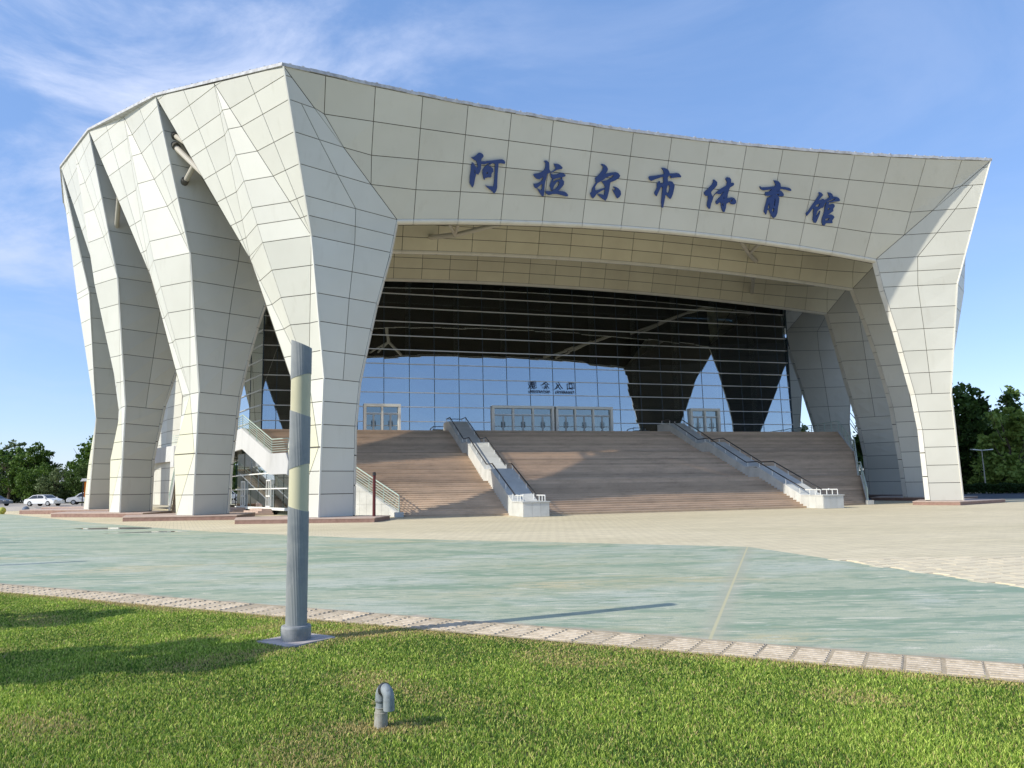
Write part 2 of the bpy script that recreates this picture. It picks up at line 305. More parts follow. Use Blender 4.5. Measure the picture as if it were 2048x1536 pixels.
# ---- pavers one by one where the square comes nearest
pv = tag(thing('paving', None, None), kind='structure')
pb = MB(); a = 0.192; pb.prism([(-a, -a, -0.03), (a, -a, -0.03), (a, a, -0.03), (-a, a, -0.03)], [(-a+.004, -a+.004, 0.0), (a-.004, -a+.004, 0.0), (a-.004, a-.004, 0.0), (-a+.004, a-.004, 0.0)])
m_paver = mat('loose_paver', (0.71, 0.61, 0.42), 0.85, 0.2, var=0.07, noise=[(2.5, 5, (0.60, 0.50, 0.35), 0.4, 0.75)])
pm = None; cnt = 0
for r in range(0, 40):
    for c in range(0, 40):
        x = 8.4+0; p = Vector((8.0, 14.0, 0))+Vector((math.cos(PAV), math.sin(PAV), 0))*(0.4*(c-14)+0.2*(r % 2))+Vector((-math.sin(PAV), math.cos(PAV), 0))*(0.4*(r-6))
        lim = 6.97+(23.5-p.y)*(0.2)   # right of the painted area
        if p.x < lim+0.02 or p.x > 0.70*p.y+0.3 or p.y > 19.4 or p.y < 12.2: continue
        if cnt >= 290: continue
        o = pb.build('paver', m_paver, pv) if pm is None else pm.copy()
        if pm is None: pm = o
        else: C.objects.link(o); o.parent = pv
        o.location = (p.x, p.y, rng.uniform(-0.001, 0.004)); o.rotation_euler = (rng.uniform(-.006, .006), rng.uniform(-.006, .006), PAV); cnt += 1
# ---- grass blades
def grass():
    n = 560000
    y = 4.0+(rng.random(n*3)**1.6)*15.0; x = rng.uniform(-14, 9.5, n*3)
    ok = (np.abs(x) < 0.72*y+0.8) & (y < 10.08-0.537*x+rng.normal(0, 0.06, n*3)-0.02)
    slab = (np.abs((x+2.80)+(y-10.10)*0.3) + np.abs((y-10.10)-(x+2.80)*0.3) < 0.50)
    ok &= ~slab; x = x[ok][:n]; y = y[ok][:n]; n = len(x)
    def fn(sx, sy, ph, px=x, py=y): return np.sin(px*sx+ph+1.7*np.sin(py*sy*0.7+ph*2))*np.sin(py*sy+ph*1.3+1.1*np.sin(px*sx*0.6))
    patch = 0.5+0.28*fn(0.9, 1.1, 0.3)+0.2*fn(2.3, 2.1, 1.9)+0.14*fn(5.1, 4.7, 4.0)
    e = (10.08-0.537*x)-y
    dry = np.clip(1-e/0.5, 0, 1)*0.8+np.exp(-(((x+1.15)/0.45)**2+((y-6.45)/0.2)**2))*0.9+np.exp(-(((x+2.2)/0.9)**2+((y-10.5)/0.35)**2))*0.8+np.exp(-(((x-0.9)/0.5)**2+((y-8.6)/0.3)**2))*0.45
    dry += np.clip(fn(1.7, 1.5, 2.6)-0.55, 0, 1)*1.0
    h = rng.uniform(0.016, 0.038, n)*(0.7+0.6*patch)*(1-0.35*np.clip(dry, 0, 1)); wd = rng.uniform(0.0025, 0.0048, n)*np.clip(y/6, 1, 2.2)
    long = rng.random(n) < 0.0014; h = np.where(long, rng.uniform(0.10, 0.2, n), h)
    az = rng.uniform(0, 2*np.pi, n); lean = rng.uniform(0.1, 0.95, n)*h; la = rng.uniform(0, 2*np.pi, n); lean = np.where(long, h*1.1, lean); hz = np.where(long, h*0.25, h)
    dx, dy = np.cos(az)*wd, np.sin(az)*wd; lx, ly = np.cos(la)*lean, np.sin(la)*lean
    V = np.zeros((n, 5, 3)); V[:, 0] = np.stack([x-dx, y-dy, 0*x], 1); V[:, 1] = np.stack([x+dx, y+dy, 0*x], 1)
    V[:, 2] = np.stack([x+dx*.8+lx*.35, y+dy*.8+ly*.35, hz*.6], 1); V[:, 3] = np.stack([x-dx*.8+lx*.35, y-dy*.8+ly*.35, hz*.6], 1); V[:, 4] = np.stack([x+lx, y+ly, hz], 1)
    me = bpy.data.meshes.new('grass'); me.vertices.add(n*5); me.vertices.foreach_set('co', V.reshape(-1))
    base = np.arange(n)[:, None]*5; loops = np.concatenate([base+np.array([[0, 1, 2, 3]]), base+np.array([[3, 2, 4]])], 1).reshape(-1)
    me.loops.add(n*7); me.loops.foreach_set('vertex_index', loops.astype(np.int32)); me.polygons.add(n*2)
    st = (np.arange(n)[:, None]*7+np.array([[0, 4]])).reshape(-1); me.polygons.foreach_set('loop_start', st.astype(np.int32)); me.update(calc_edges=True)
    g = np.array([0.30, 0.44, 0.055]); g2 = np.array([0.58, 0.68, 0.14]); g3 = np.array([0.06, 0.15, 0.02]); dr = np.array([0.66, 0.53, 0.22])
    t = np.clip(patch+rng.normal(0, 0.35, n), 0, 1)[:, None]; col = g3*(1-t)+g*t; k = rng.random((n, 1)); col = np.where(k < 0.35, g2*(0.7+0.5*t), col)
    dd = (np.clip(dry, 0, 0.95)+0.07 > rng.random(n))[:, None] | long[:, None]; col = np.where(dd, dr*rng.uniform(0.6, 1.15, (n, 1)), col)
    ca = me.color_attributes.new('tint', 'FLOAT_COLOR', 'POINT'); rgba = np.ones((n, 5, 4)); rgba[:, :, :3] = col[:, None, :]; ca.data.foreach_set('color', rgba.reshape(-1))
    m = bpy.data.materials.new('grass_blade'); m.use_nodes = True; tt = m.node_tree; b = tt.nodes['Principled BSDF']; b.inputs['Roughness'].default_value = 0.55; b.inputs['Specular IOR Level'].default_value = 0.3
    at = N(tt, 'ShaderNodeAttribute'); at.attribute_name = 'tint'; tt.links.new(at.outputs['Color'], b.inputs['Base Color'])
    tr = N(tt, 'ShaderNodeBsdfTranslucent'); tt.links.new(at.outputs['Color'], tr.inputs[0]); ms = N(tt, 'ShaderNodeMixShader', inp={0: 0.35}); tt.links.new(b.outputs[0], ms.inputs[1]); tt.links.new(tr.outputs[0], ms.inputs[2]); tt.links.new(ms.outputs[0], tt.nodes['Material Output'].inputs[0])
    me.materials.append(m); o = bpy.data.objects.new('grass', me); C.objects.link(o); tag(o, 'short mown green grass with dry yellow patches in the foreground', 'grass', kind='stuff')
grass()
# ================================================================== SPORTS HALL
hall = hall_thing('sports_hall', 'large cream panel-clad sports hall with folded legs and wide glass entrance front', 'sports hall')
def V3(*a): return Vector(wv(a))
Pn = [(-26.77, 15.84, 26.77), (-35.58, 3.45, 30.05), (-42.59, -8.78, 32.3), (-47.77, -21.22, 33.7), (-50.39, -33.2, 34.3), (-51.3, -46.5, 34.4)]
Kn = [(-24.92, 13.42, 17.32), (-32.96, 2.84, 18.85), (-39.86, -9.09, 19.8), (-44.67, -21.4, 21.3), (-47.0, -34.0, 21.6)]
OLn = [(-24.0, 12.73, 8.62), (-31.99, 2.98, 8.8), (-38.77, -9.06, 9.0), (-43.57, -21.87, 9.1), (-45.9, -35.0, 9.2)]
OFn = [(-24.19, 12.77, .25), (-32.10, 3.0, .28), (-38.75, -8.7, .32), (-43.82, -21.93, .38), (-46.1, -35.2, .38)]
# inner edge of each leg's front face, top first
In = [[(-19.36, 11.09, 19.63), (-19.85, 11.15, 17.0), (-20.72, 11.25, 13.7), (-21.42, 11.35, 10.3), (-21.76, 11.44, 8.6), (-22.02, 11.6, 5.8), (-22.07, 11.72, .25)],
      [(-26.4, .2, 20.4), (-27.45, .3, 17.4), (-28.4, .45, 14.1), (-29.0, .6, 11.5), (-29.5, .75, 8.8), (-29.9, .9, 3.8), (-30.05, 1.0, .28)],
      [(-33.1, -11.8, 20.95), (-34.2, -11.9, 17.2), (-35.2, -12.0, 13.45), (-36.3, -11.9, 9.25), (-37.0, -11.8, 4.7), (-37.0, -11.7, .32)],
      [(-36.2, -24.0, 21.0), (-38.2, -24.0, 15.2), (-40.0, -24.0, 9.0), (-40.9, -24.0, 5.0), (-41.4, -23.8, .38)],
      [(-39.0, -37.0, 21.3), (-41.0, -37.0, 15.2), (-42.8, -37.0, 9.0), (-43.6, -37.0, 5.0), (-43.9, -37.0, .38)]]
Mn = [[(-22.40, 12.49, 19.75), (-22.82, 12.04, 8.62)]]
LV = [.25, 1.63, 3.0, 4.41, 5.8, 7.21, 8.62, 10.32, 12.1, 13.83, 15.56, 17.32, 18.5, 19.63, 21.42, 23.2, 24.98, 26.3]
def plerp(path, z):
    if z >= path[0][2]: return Vector(path[0])
    for a, b in zip(path, path[1:]):
        if b[2] <= z <= a[2]:
            t = (a[2]-z)/(a[2]-b[2]+1e-9); return Vector(a).lerp(Vector(b), t)
    return Vector(path[-1])
def make_leg(n, sgn):
    P, PB = Vector(Pn[n]), Vector(Pn[n+1]); K, OL, OF = Vector(Kn[n]), Vector(OLn[n]), Vector(OFn[n]); I = In[n]; Iz = I[0][2]
    e = Vector((PB.x-P.x, PB.y-P.y, 0)).normalized(); pp = Vector((-e.y, e.x, 0))
    def loc(O, a, b, z): q = O+e*a+pp*b; return Vector((q.x, q.y, z))
    if n == 0:
        T = Vector((-31.12, 10.0, 28.2)); Fk = Vector((-27.81, 11.34, 17.32)); SK = Vector((-28.63, 8.1, 17.05)); SL = Vector((-25.75, 10.2, 8.42))
    elif n == 1:
        T = Vector((-38.85, -2.86, 31.2)); Fk = Vector((-35.74, .22, 18.85)); SK = Vector((-36.3, -2.5, 18.3)); SL = Vector((-33.3, .9, 8.68))
    else:
        T = (P+PB)/2; T.z = P.z+(PB.z-P.z)*.52; Fk = loc(K, 3.6, -1.05, K.z); SK = loc(K, 7.7, .5, K.z); SL = loc(OL, 4.0, .35, OL.z)
    A = loc(OL, 1.45, -.02, OL.z); zm = OL.z*.5+.15; OM = OL.lerp(OF, .5)
    DR = loc(OM, .18, -.06, zm); DL = loc(OM, 2.85, -.32, zm); SM = loc(OM, 3.45, .25, zm)
    BF = loc(OF, 1.75, -.42, OF.z); SF = loc(OF, 3.35, .25, OF.z)
    OMz = OL.lerp(OF, (OL.z-zm)/(OL.z-OF.z))
    def zmap(z):
        xs = [.25, 8.62, 17.32, 19.63, 26.77]; ys = [OF.z, OL.z, K.z, max(Iz, K.z+.6), P.z]
        for i in range(4):
            if z <= xs[i+1] or i == 3: return ys[i]+(z-xs[i])*(ys[i+1]-ys[i])/(xs[i+1]-xs[i])
    lv = [zmap(z) for z in LV if n == 0 or z != 18.5]; top = max(P.z, PB.z); z = lv[-1]
    while z < top: z += 1.72; lv.append(z)
    def Oz(z):
        if z >= K.z: return P.lerp(K, (P.z-z)/(P.z-K.z))
        if z >= OL.z: return K.lerp(OL, (K.z-z)/(K.z-OL.z))
        return OL.lerp(OF, (OL.z-z)/(OL.z-OF.z))
    def Rz(z):
        if z >= Iz: return P.lerp(Vector(I[0]), (P.z-z)/(P.z-Iz))
        return plerp(I, z)
    def Mz(z):
        o, r = Oz(z), Rz(z)
        f = .53 if z <= Iz else .53-.07*(z-Iz)/(P.z-Iz)
        return o.lerp(r, f)
    front = []
    for a, b in zip(lv[:], lv[1:]):
        if a >= P.z-.4: break
        b = min(b, P.z)
        Oa, Ob, Ra, Rb, Ma, Mb = Oz(a), Oz(b), Rz(a), Rz(b), Mz(a), Mz(b)
        if a >= OL.z-.1 and b < P.z-1.2: front += [[Oa, Ma, Mb, Ob], [Ma, Ra, Rb, Mb]]
        else: front.append([Oa, Ra, Rb, Ob])
    mid1 = P.lerp(T, .5); mid2 = T.lerp(PB, .5)
    fac = [[P, mid1, K], [mid1, T, K], [T, Fk, K], [T, SK, Fk], [T, mid2, SK], [mid2, PB, SK],
           [K, A, OL], [K, Fk, A], [Fk, SK, A], [SK, SL, A], [OL, A, DR, OMz], [A, SL, SM, DL], [OMz, DR, BF, OF], [DL, SM, SF, BF]]
    cream = [[A, DL, DR], [DR, DL, BF]]
    side = []; cr_ = []
    for src, dst in ((fac, side), (cream, cr_)):
        for f in src:
            ext = [lv[0]-1]+lv[1:]+[99]
            for a, b in zip(ext, ext[1:]):
                q = zclip(f, a, b)
                if len(q) >= 3: dst.append(q)
    def fix(polys): return [[wv((p.x*(-sgn), p.y, p.z)) for p in q] for q in polys]
    leg = part('leg', hall); cen = wv(((OL.x+SL.x+I[-1][0])/3*(-sgn), (OL.y+SL.y+I[-1][1])/3, 0))
    fn = Vector((-(I[-1][1]-OF.y), (I[-1][0]-OF.x), 0)); fn = wv((fn.x*(-sgn), fn.y, 0)); fn = fn if fn.y < 0 else -fn
    eo = wv((-abs(e.y)*(-sgn), 0, 0)) if False else wv(((-pp.x)*(-sgn), -pp.y, 0)); eo = eo if eo.dot(wv((-1*(-sgn), 0, 0))) > 0 else -eo
    front, side, cr_ = fix(front), fix(side), fix(cr_)
    # the side face opens towards the outside of the hall
    panelize(front, leg, out_hint=fn); panelize(side, leg, out_hint=eo); panelize(cr_, leg, m_cream, out_hint=eo)
    sheet(front, leg, 'front_backing', m_joint, out_hint=fn); sheet(side+cr_, leg, 'side_backing', m_joint, out_hint=eo)
    # narrow corner profile along the front edge
    def G(p, off=(0, 0, 0)): return wv(((p.x+off[0])*(-sgn), p.y+off[1], p.z))
    ed = MB(); pts = [P, K, OL, OF]
    for a, b in zip(pts, pts[1:]): ed.bar(G(a), G(b), .10, .10)
    ed.build('corner_trim', m_trim, leg)
    # return strip along the inner edge, then the back of the leg
    tr = MB(); zz = [p[2] for p in I]; off = (.13, -.36)
    for a, b in zip(I, I[1:]):
        a, b = Vector(a), Vector(b); a2 = a+Vector((off[0], off[1], 0)); b2 = b+Vector((off[0], off[1], 0))
        L_ = max(1, round((a.z-b.z)/1.7))
        for k in range(L_):
            s0, s1 = k/L_, (k+1)/L_-.012; q = [a.lerp(b, s0), a.lerp(b, s1), a2.lerp(b2, s1), a2.lerp(b2, s0)]; nn_ = Vector((off[1], -off[0], 0)).normalized()*.04
            tr.prism([G(p) for p in q], [G(p-nn_) for p in q])
    tr.build('edge_trim', m_trim, leg)
    bk = []; Sp = [(PB.x, PB.y, PB.z), tuple(SK), tuple(SL), tuple(SM), tuple(SF)]
    zs = sorted(set([round(z, 2) for z in lv if z < Iz]+[Iz]))
    for a, b in zip(zs, zs[1:]):
        Sa, Sb = plerp(Sp, a), plerp(Sp, b); Ia = plerp(I, a)+Vector((off[0], off[1], 0)); Ib = plerp(I, b)+Vector((off[0], off[1], 0))
        bk.append([G(Ia), G(Sa), G(Sb), G(Ib)])
    panelize(bk, leg, m_backshade, thick=.03, gap=.02, name='back_panel', out_hint=-fn); sheet(bk, leg, 'back_backing', m_joint, out_hint=-fn)
    topq = [[G(plerp(I, Iz)+Vector((off[0], off[1], 0))), G(plerp(Sp, Iz)), G(PB)]]
    b = MB(); b.poly(topq[0]); b.build('upper_back', m_joint, leg)
    return leg
for n in range(5):
    for sgn in (-1, 1):
        make_leg(n, -sgn if False else (1 if sgn == -1 else -1))
# ---- front fascia with its panels; joints every 3.04 m
def Ft(u): q = u/26.77; return Vector((u, 13.57+2.27*q*q, 26.55+.22*q*q))
def Fb(u): q = u/19.36; return Vector((u, 11.04+.05*q*q, 20.62-.99*q*q))
def surf(u, t): return Ft(u).lerp(Fb(u), t)
def corner(s, t): return Ft(26.77*s).lerp(Fb(19.36*s), t)
def fascia_polys(surf, corner, nrows, pitch, umax):
    out = []
    for r in range(nrows):
        ta, tb_ = r/nrows, (r+1)/nrows; ea, eb = abs(corner(1, ta).x), abs(corner(1, tb_).x)
        k = int(umax/pitch)+1
        for c in range(-k, k):
            u0, u1 = c*pitch, (c+1)*pitch
            def edge(t, u, lim): return corner(math.copysign(1, u), t) if abs(u) >= lim-.35 else surf(u, t)
            a0, a1, b1, b0 = edge(ta, u0, ea), edge(ta, u1, ea), edge(tb_, u1, eb), edge(tb_, u0, eb)
            q = clean([b0, b1, a1, a0])
            if len(q) >= 3 and (max(p.x for p in q)-min(p.x for p in q)) > .05: out.append([wv(p) for p in q])
    return out
def fascia(surf, corner, nrows, pitch, umax, hint, trimc):
    g = part('fascia', hall); pol = fascia_polys(surf, corner, nrows, pitch, umax)
    panelize(pol, g, out_hint=hint); sheet(pol, g, 'fascia_backing', m_joint, out_hint=hint)
    # rounded lower edge, one piece per panel width
    t = MB(); ub = abs(corner(1, 1).x); k = int(ub/pitch)+1; us = [max(-ub, min(ub, c*pitch)) for c in range(-k, k+1)]
    prof = [(0.02, .0), (.03, -.10), (-.04, -.20), (-.18, -.26), (-.40, -.24), (-.40, -.05)]
    for a, b in zip(us, us[1:]):
        if b-a < .1: continue
        pa, pb = surf(a+.015, 1), surf(b-.015, 1); t.prism([wv((pa.x, pa.y+v, pa.z+z)) for v, z in prof], [wv((pb.x, pb.y+v, pb.z+z)) for v, z in prof])
    t.build('edge_trim', m_trim, g); return g
fascia(surf, corner, 4, 3.04, 26.77, Vector((0, -1, -.3)), None)
# back of the front fascia and roof
bkf = MB()
for c in range(-9, 9):
    u0, u1 = c*2.97, (c+1)*2.97
    def q(u, t): p = surf(u, t); f = abs(corner(1, t).x); x = max(-f, min(f, u)); p = surf(x, t); return wv((p.x, p.y-.45, p.z-.05-(.22 if t == 1 else 0)))
    bkf.poly([q(u0, 0), q(u1, 0), q(u1, 1), q(u0, 1)])
bkf.build('fascia_back', m_joint, hall)
def soffit(n, vb, zc, zi, ui, pitch, rows):
    """the next folded plates in: the lower edge is an arch, the plate climbs outwards behind the one in front"""
    pI = Vector(In[n][0]); P = Vector(Pn[n]); d = (P-pI).normalized()*1.95*1.0; d = Vector((abs(d.x), d.y, d.z)) ; d = Vector((abs((P-pI).x), (P-pI).y, (P-pI).z))/((P.z-pI.z))*1.5
    def lo(u): q = u/ui; return Vector((u, vb, zc-(zc-zi)*q*q))
    def sf(u, t):
        q = min(1, abs(u)/ui); k = t*rows; s = q**5; dv = .34*(1-s)+d.y*s; dz = .95*(1-s)+d.z*s
        p = lo(u); return Vector((p.x, p.y+dv*k, p.z+dz*k))
    def cn(s, t): return Vector((s*(ui+abs(d.x)*t*rows), vb+d.y*t*rows, zi+d.z*t*rows))
    # rows counted from the top for fascia_polys
    g = part('soffit', hall); pol = fascia_polys(lambda u, t: sf(u, 1-t), lambda s, t: cn(s, 1-t), rows, pitch, ui+abs(d.x)*rows)
    hint = Vector((0, -1, -.35)); panelize(pol, g, m_soffit, out_hint=hint); sheet(pol, g, 'soffit_backing', m_joint, out_hint=hint)
    t = MB(); k = int(ui/pitch)+1; us = [max(-ui, min(ui, c*pitch)) for c in range(-k, k+1)]; prof = [(0, .0), (-.03, -.12), (-.14, -.2), (-.36, -.2), (-.36, .1)]
    for a, b in zip(us, us[1:]):
        if b-a < .1: continue
        pa, pb = lo(a+.012), lo(b-.012); t.prism([wv((pa.x, pa.y+v, pa.z+z)) for v, z in prof], [wv((pb.x, pb.y+v, pb.z+z)) for v, z in prof])
    t.build('edge_trim', m_trim, g)
    b = MB()
    for c in range(-12, 12):
        u0, u1 = c*ui/12, (c+1)*ui/12; a0, a1 = lo(u0), lo(u1); b.poly([wv((a0.x, vb-.38, a0.z-.205)), wv((a1.x, vb-.38, a1.z-.205)), wv((a1.x, vb-.38, a1.z+5.5)), wv((a0.x, vb-.38, a0.z+5.5))])
    b.build('plate_back', m_joint, g)
    return g
soffit(1, .2, 21.45, 20.4, 26.4, 2.9, 5)
soffit(2, -11.8, 22.25, 20.95, 33.1, 2.74, 5)
# the strip of the fourth plate seen beyond the ends of the glass
g4 = part('soffit', hall); pol = []
pI = Vector((36.2, -24.0, 21.0)); dd = (Vector((47.77, -21.22, 33.7))-pI); dd = dd/dd.z*1.6
for s in (-1, 1):
    for r in range(5):
        for c in range(4):
            def pt(cc, rr):
                w_ = cc/4; base = Vector((28.3+(36.2-28.3)*w_, -24+9.5*(1-w_)*.0, 21.0+.3*(1-w_))); q = base+Vector((dd.x*w_*rr, dd.y*rr*w_+1.3*rr*(1-w_), (dd.z*w_+.75*(1-w_))*rr)); return wv((s*q.x, q.y, q.z))
            pol.append([pt(c, r), pt(c+1, r), pt(c+1, r+1), pt(c, r+1)])
panelize(pol, g4, out_hint=Vector((0, -1, -.5))); sheet(pol, g4, 'soffit_backing', m_joint, out_hint=Vector((0, -1, -.5)))
# roof deck
rf = MB(); ROW = [(p[0], p[1], p[2]) for p in Pn]+[(-48, -60, 33.6), (-40, -78, 31)]
zcs = [26.55, 28.2, 29.6, 30.6, 31.2, 31.4, 31, 29.5]; rows_ = []
for (pu, pv_, pz), zc in zip(ROW, zcs):
    rows_.append([wv((pu*(1-2*k/20), pv_-(0 if pv_ < 15 else 2.27*(1-(1-2*k/20)**2)), zc+(pz-zc)*(1-2*k/20)**2)) for k in range(21)])
for a, b in zip(rows_, rows_[1:]):
    for k in range(20): rf.poly([a[k], a[k+1], b[k+1], b[k]])
rf.build('roof', m_roof, hall)
# roof edge: sheet-metal capping with clips, left, right and front
for s in (1, -1):
    cap = MB()
    for a, b in zip(Pn, Pn[1:]):
        a_, b_ = wv((a[0]*s, a[1], a[2]+.10)), wv((b[0]*s, b[1], b[2]+.10)); cap.bar(a_, b_, .24, .20); n_ = int((a_-b_).length/.75)
        for k in range(n_): p = a_.lerp(b_, (k+.5)/n_)+Vector((0, 0, .10)); cap.box(p-Vector((.07, .07, .04)), p+Vector((.07, .07, .05+random.random()*.05)))
    cap.build('roof_capping', m_roof, hall)
cap = MB()
for c in range(-36, 36):
    a, b = Ft(c*26.77/36), Ft((c+1)*26.77/36); j = random.uniform(-.02, .03)
    cap.bar(wv((a.x, a.y-.08, a.z+.11+j)), wv((b.x, b.y-.08, b.z+.11+j)), .30, .20)
    m_ = (a+b)/2; p = wv((m_.x, m_.y-.05, m_.z+.21)); cap.box(p-Vector((.08, .1, .04)), p+Vector((.08, .1, .03+random.random()*.05)))
cap.build('roof_capping', m_roof, hall)
# ---- braces between the plates
def struts(segs): 
    g = part('brace', hall)
    for a, b, r in segs:
        a, b = wv(a), wv(b); MB().tube([a, b], r, 12).build('tube', m_pipe, g, smooth=False)
    return g
struts([((-15.17, .30, 22.2), (-14.25, 5.8, 20.7), .20), ((-14.25, 5.8, 20.7), (-12.0, 10.35, 20.2), .17), ((-14.25, 5.8, 20.7), (-15.9, 10.5, 20.3), .12), ((-14.25, 5.8, 20.7), (-14.9, 10.5, 20.4), .12)])
struts([((15.7, .3, 22.3), (11.7, 5.0, 21.34), .19), ((11.7, 5.0, 21.34), (7.3, 10.4, 20.5), .16), ((11.7, 5.0, 21.34), (9.1, 10.4, 20.45), .13)])
struts([((23.15, -11.6, 22.7), (19.9, -6.5, 22.6), .19), ((19.9, -6.5, 22.6), (15.2, -.3, 21.4), .14), ((19.9, -6.5, 22.6), (16.2, -.3, 21.4), .13)])
struts([((-33.65, 2.55, 23.9), (-31.8, 5.6, 26.2), .19), ((-34.35, 2.8, 26.8), (-31.8, 5.8, 23.5), .21), ((-34.4, 2.8, 27.6), (-32.9, 5.0, 25.9), .19)])
struts([((-40.25, -9.5, 24.1), (-39.5, -6.2, 26.6), .18)])
for a, b, r in (((-33.6, 2.75, 24.0), (-33.45, 3.0, 24.2), .27), ((-34.3, 2.95, 26.75), (-34.12, 3.15, 26.55), .29), ((-34.35, 2.9, 27.5), (-34.2, 3.15, 27.3), .27)): MB().tube([wv(a), wv(b)], r, 14).build('strut_collar', m_joint, hall)
# ---- glazed hall behind the legs
ZB = 7.0; VG = -12.75
def GV(z): return VG-.030*(z-ZB)
body = part('glass_front', hall)
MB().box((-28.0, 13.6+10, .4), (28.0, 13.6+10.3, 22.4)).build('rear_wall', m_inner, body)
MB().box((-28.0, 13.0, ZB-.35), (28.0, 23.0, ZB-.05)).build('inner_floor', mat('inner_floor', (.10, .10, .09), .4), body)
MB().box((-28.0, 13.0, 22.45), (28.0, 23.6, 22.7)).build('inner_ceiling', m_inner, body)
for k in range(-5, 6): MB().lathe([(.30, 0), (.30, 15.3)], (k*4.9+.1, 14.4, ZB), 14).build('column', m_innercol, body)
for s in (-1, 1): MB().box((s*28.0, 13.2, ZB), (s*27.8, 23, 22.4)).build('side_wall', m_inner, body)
ulist = [-28.15]+[k*2.45 for k in range(-11, 12)]+[28.15]
zlist = [ZB, 8.22, 9.63, 11.02, 12.42, 13.81, 15.21, 16.6, 18.0, 19.4, 20.8, 22.35]
doors = [(-19.06, -15.59), (-6.57, -.10), (.10, 6.33), (15.36, 18.91)]
for i, (a, b) in enumerate(zip(ulist, ulist[1:])):
    for j, (c, d_) in enumerate(zip(zlist, zlist[1:])):
        segs = [(a, b)]
        if j < 2:
            for du, dv in doors: segs = [x for s_ in segs for x in ([(s_[0], min(s_[1], du)), (max(s_[0], dv), s_[1])] if s_[0] < dv and s_[1] > du else [s_])]
        for sa, sb in segs:
            if sb-sa < .15: continue
            tw = rng.uniform(-.006, .006, 2); x0, x1, z0, z1 = sa+.02, sb-.02, c+.02, d_-.02
            MB().prism([W(x0, GV(z0)+tw[0], z0), W(x1, GV(z0)+tw[1], z0), W(x1, GV(z1)+tw[1]*.3, z1), W(x0, GV(z1)+tw[0]*.3, z1)], [W(x0, GV(z0)-.02+tw[0], z0), W(x1, GV(z0)-.02+tw[1], z0), W(x1, GV(z1)-.02+tw[1]*.3, z1), W(x0, GV(z1)-.02+tw[0]*.3, z1)]).build('pane', m_glass, body)
for z in zlist[1:-1]:
    b = MB(); prev = -28.2
    for du, dv in doors:
        if z < 9.7: b.box(W(prev, GV(z)+.10, z-.035), W(du, GV(z)+.01, z+.035)); prev = dv
    b.box(W(prev, GV(z)+.10, z-.035), W(28.2, GV(z)+.01, z+.035)); b.build('transom', m_mullion, body)
for u in ulist:
    z0 = ZB
    for du, dv in doors:
        if du < u < dv: z0 = 9.8
    MB().bar(W(u, GV(z0)-.035, z0), W(u, GV(22.35)-.035, 22.35), .06, .10, (0, 1, 0)).build('mullion', m_darkmull, body)
# side glazing, going back on both sides, with panel cladding further along
for s in (-1, 1):
    path = [(28.2, -12.75), (29.35, -16.2), (30.6, -20.5), (32.2, -26.0)]
    for (a, b) in zip(path, path[1:]):
        for c, d_ in zip([.5, 2.0, 3.35, 5.1]+zlist[:], [2.0, 3.35, 5.1, 6.6]+zlist[1:]):
            if c >= 22.3: continue
            MB().prism([W(s*a[0], a[1]-.02, c+.03), W(s*b[0], b[1]+.02, c+.03), W(s*b[0], b[1]+.02, d_-.03), W(s*a[0], a[1]-.02, d_-.03)], [W(s*(a[0]-.02), a[1]-.02, c+.03), W(s*(b[0]-.02), b[1]+.02, c+.03), W(s*(b[0]-.02), b[1]+.02, d_-.03), W(s*(a[0]-.02), a[1]-.02, d_-.03)]).build('pane', m_glass, body)
        for z in [2.0, 3.35]+zlist[1:-1]: MB().bar(W(s*(a[0]+.05), a[1], z), W(s*(b[0]+.05), b[1], z), .09, .08).build('transom', m_mullion, body)
        MB().bar(W(s*a[0], a[1], .4), W(s*a[0], a[1], 22.3), .07, .07).build('mullion', m_darkmull, body)
    pol = []
    path2 = [(32.2, -26.0), (34.8, -29.2), (37.2, -33), (39.3, -37.5), (41, -42.5), (42.3, -48)]
    zz = [.4]+[k*1.42+.4 for k in range(1, 17)]
    for a, b in zip(path2, path2[1:]):
        for c, d_ in zip(zz, zz[1:]): pol.append([Vector(W(s*a[0], a[1], c)), Vector(W(s*b[0], b[1], c)), Vector(W(s*b[0], b[1], d_)), Vector(W(s*a[0], a[1], d_))])
    sw = part('side_wall', hall); panelize(pol, sw, out_hint=Vector((s, 0, 0))); sheet(pol, sw, 'wall_backing', m_joint, out_hint=Vector((s, 0, 0)))
    MB().box(W(s*27.5, -13.6, .4), W(s*27.7, -46, 22)).build('core_wall', m_inner, hall)
MB().box(W(-36, -46, 0), W(36, -46.4, 24)).build('back_wall', m_inner, hall)
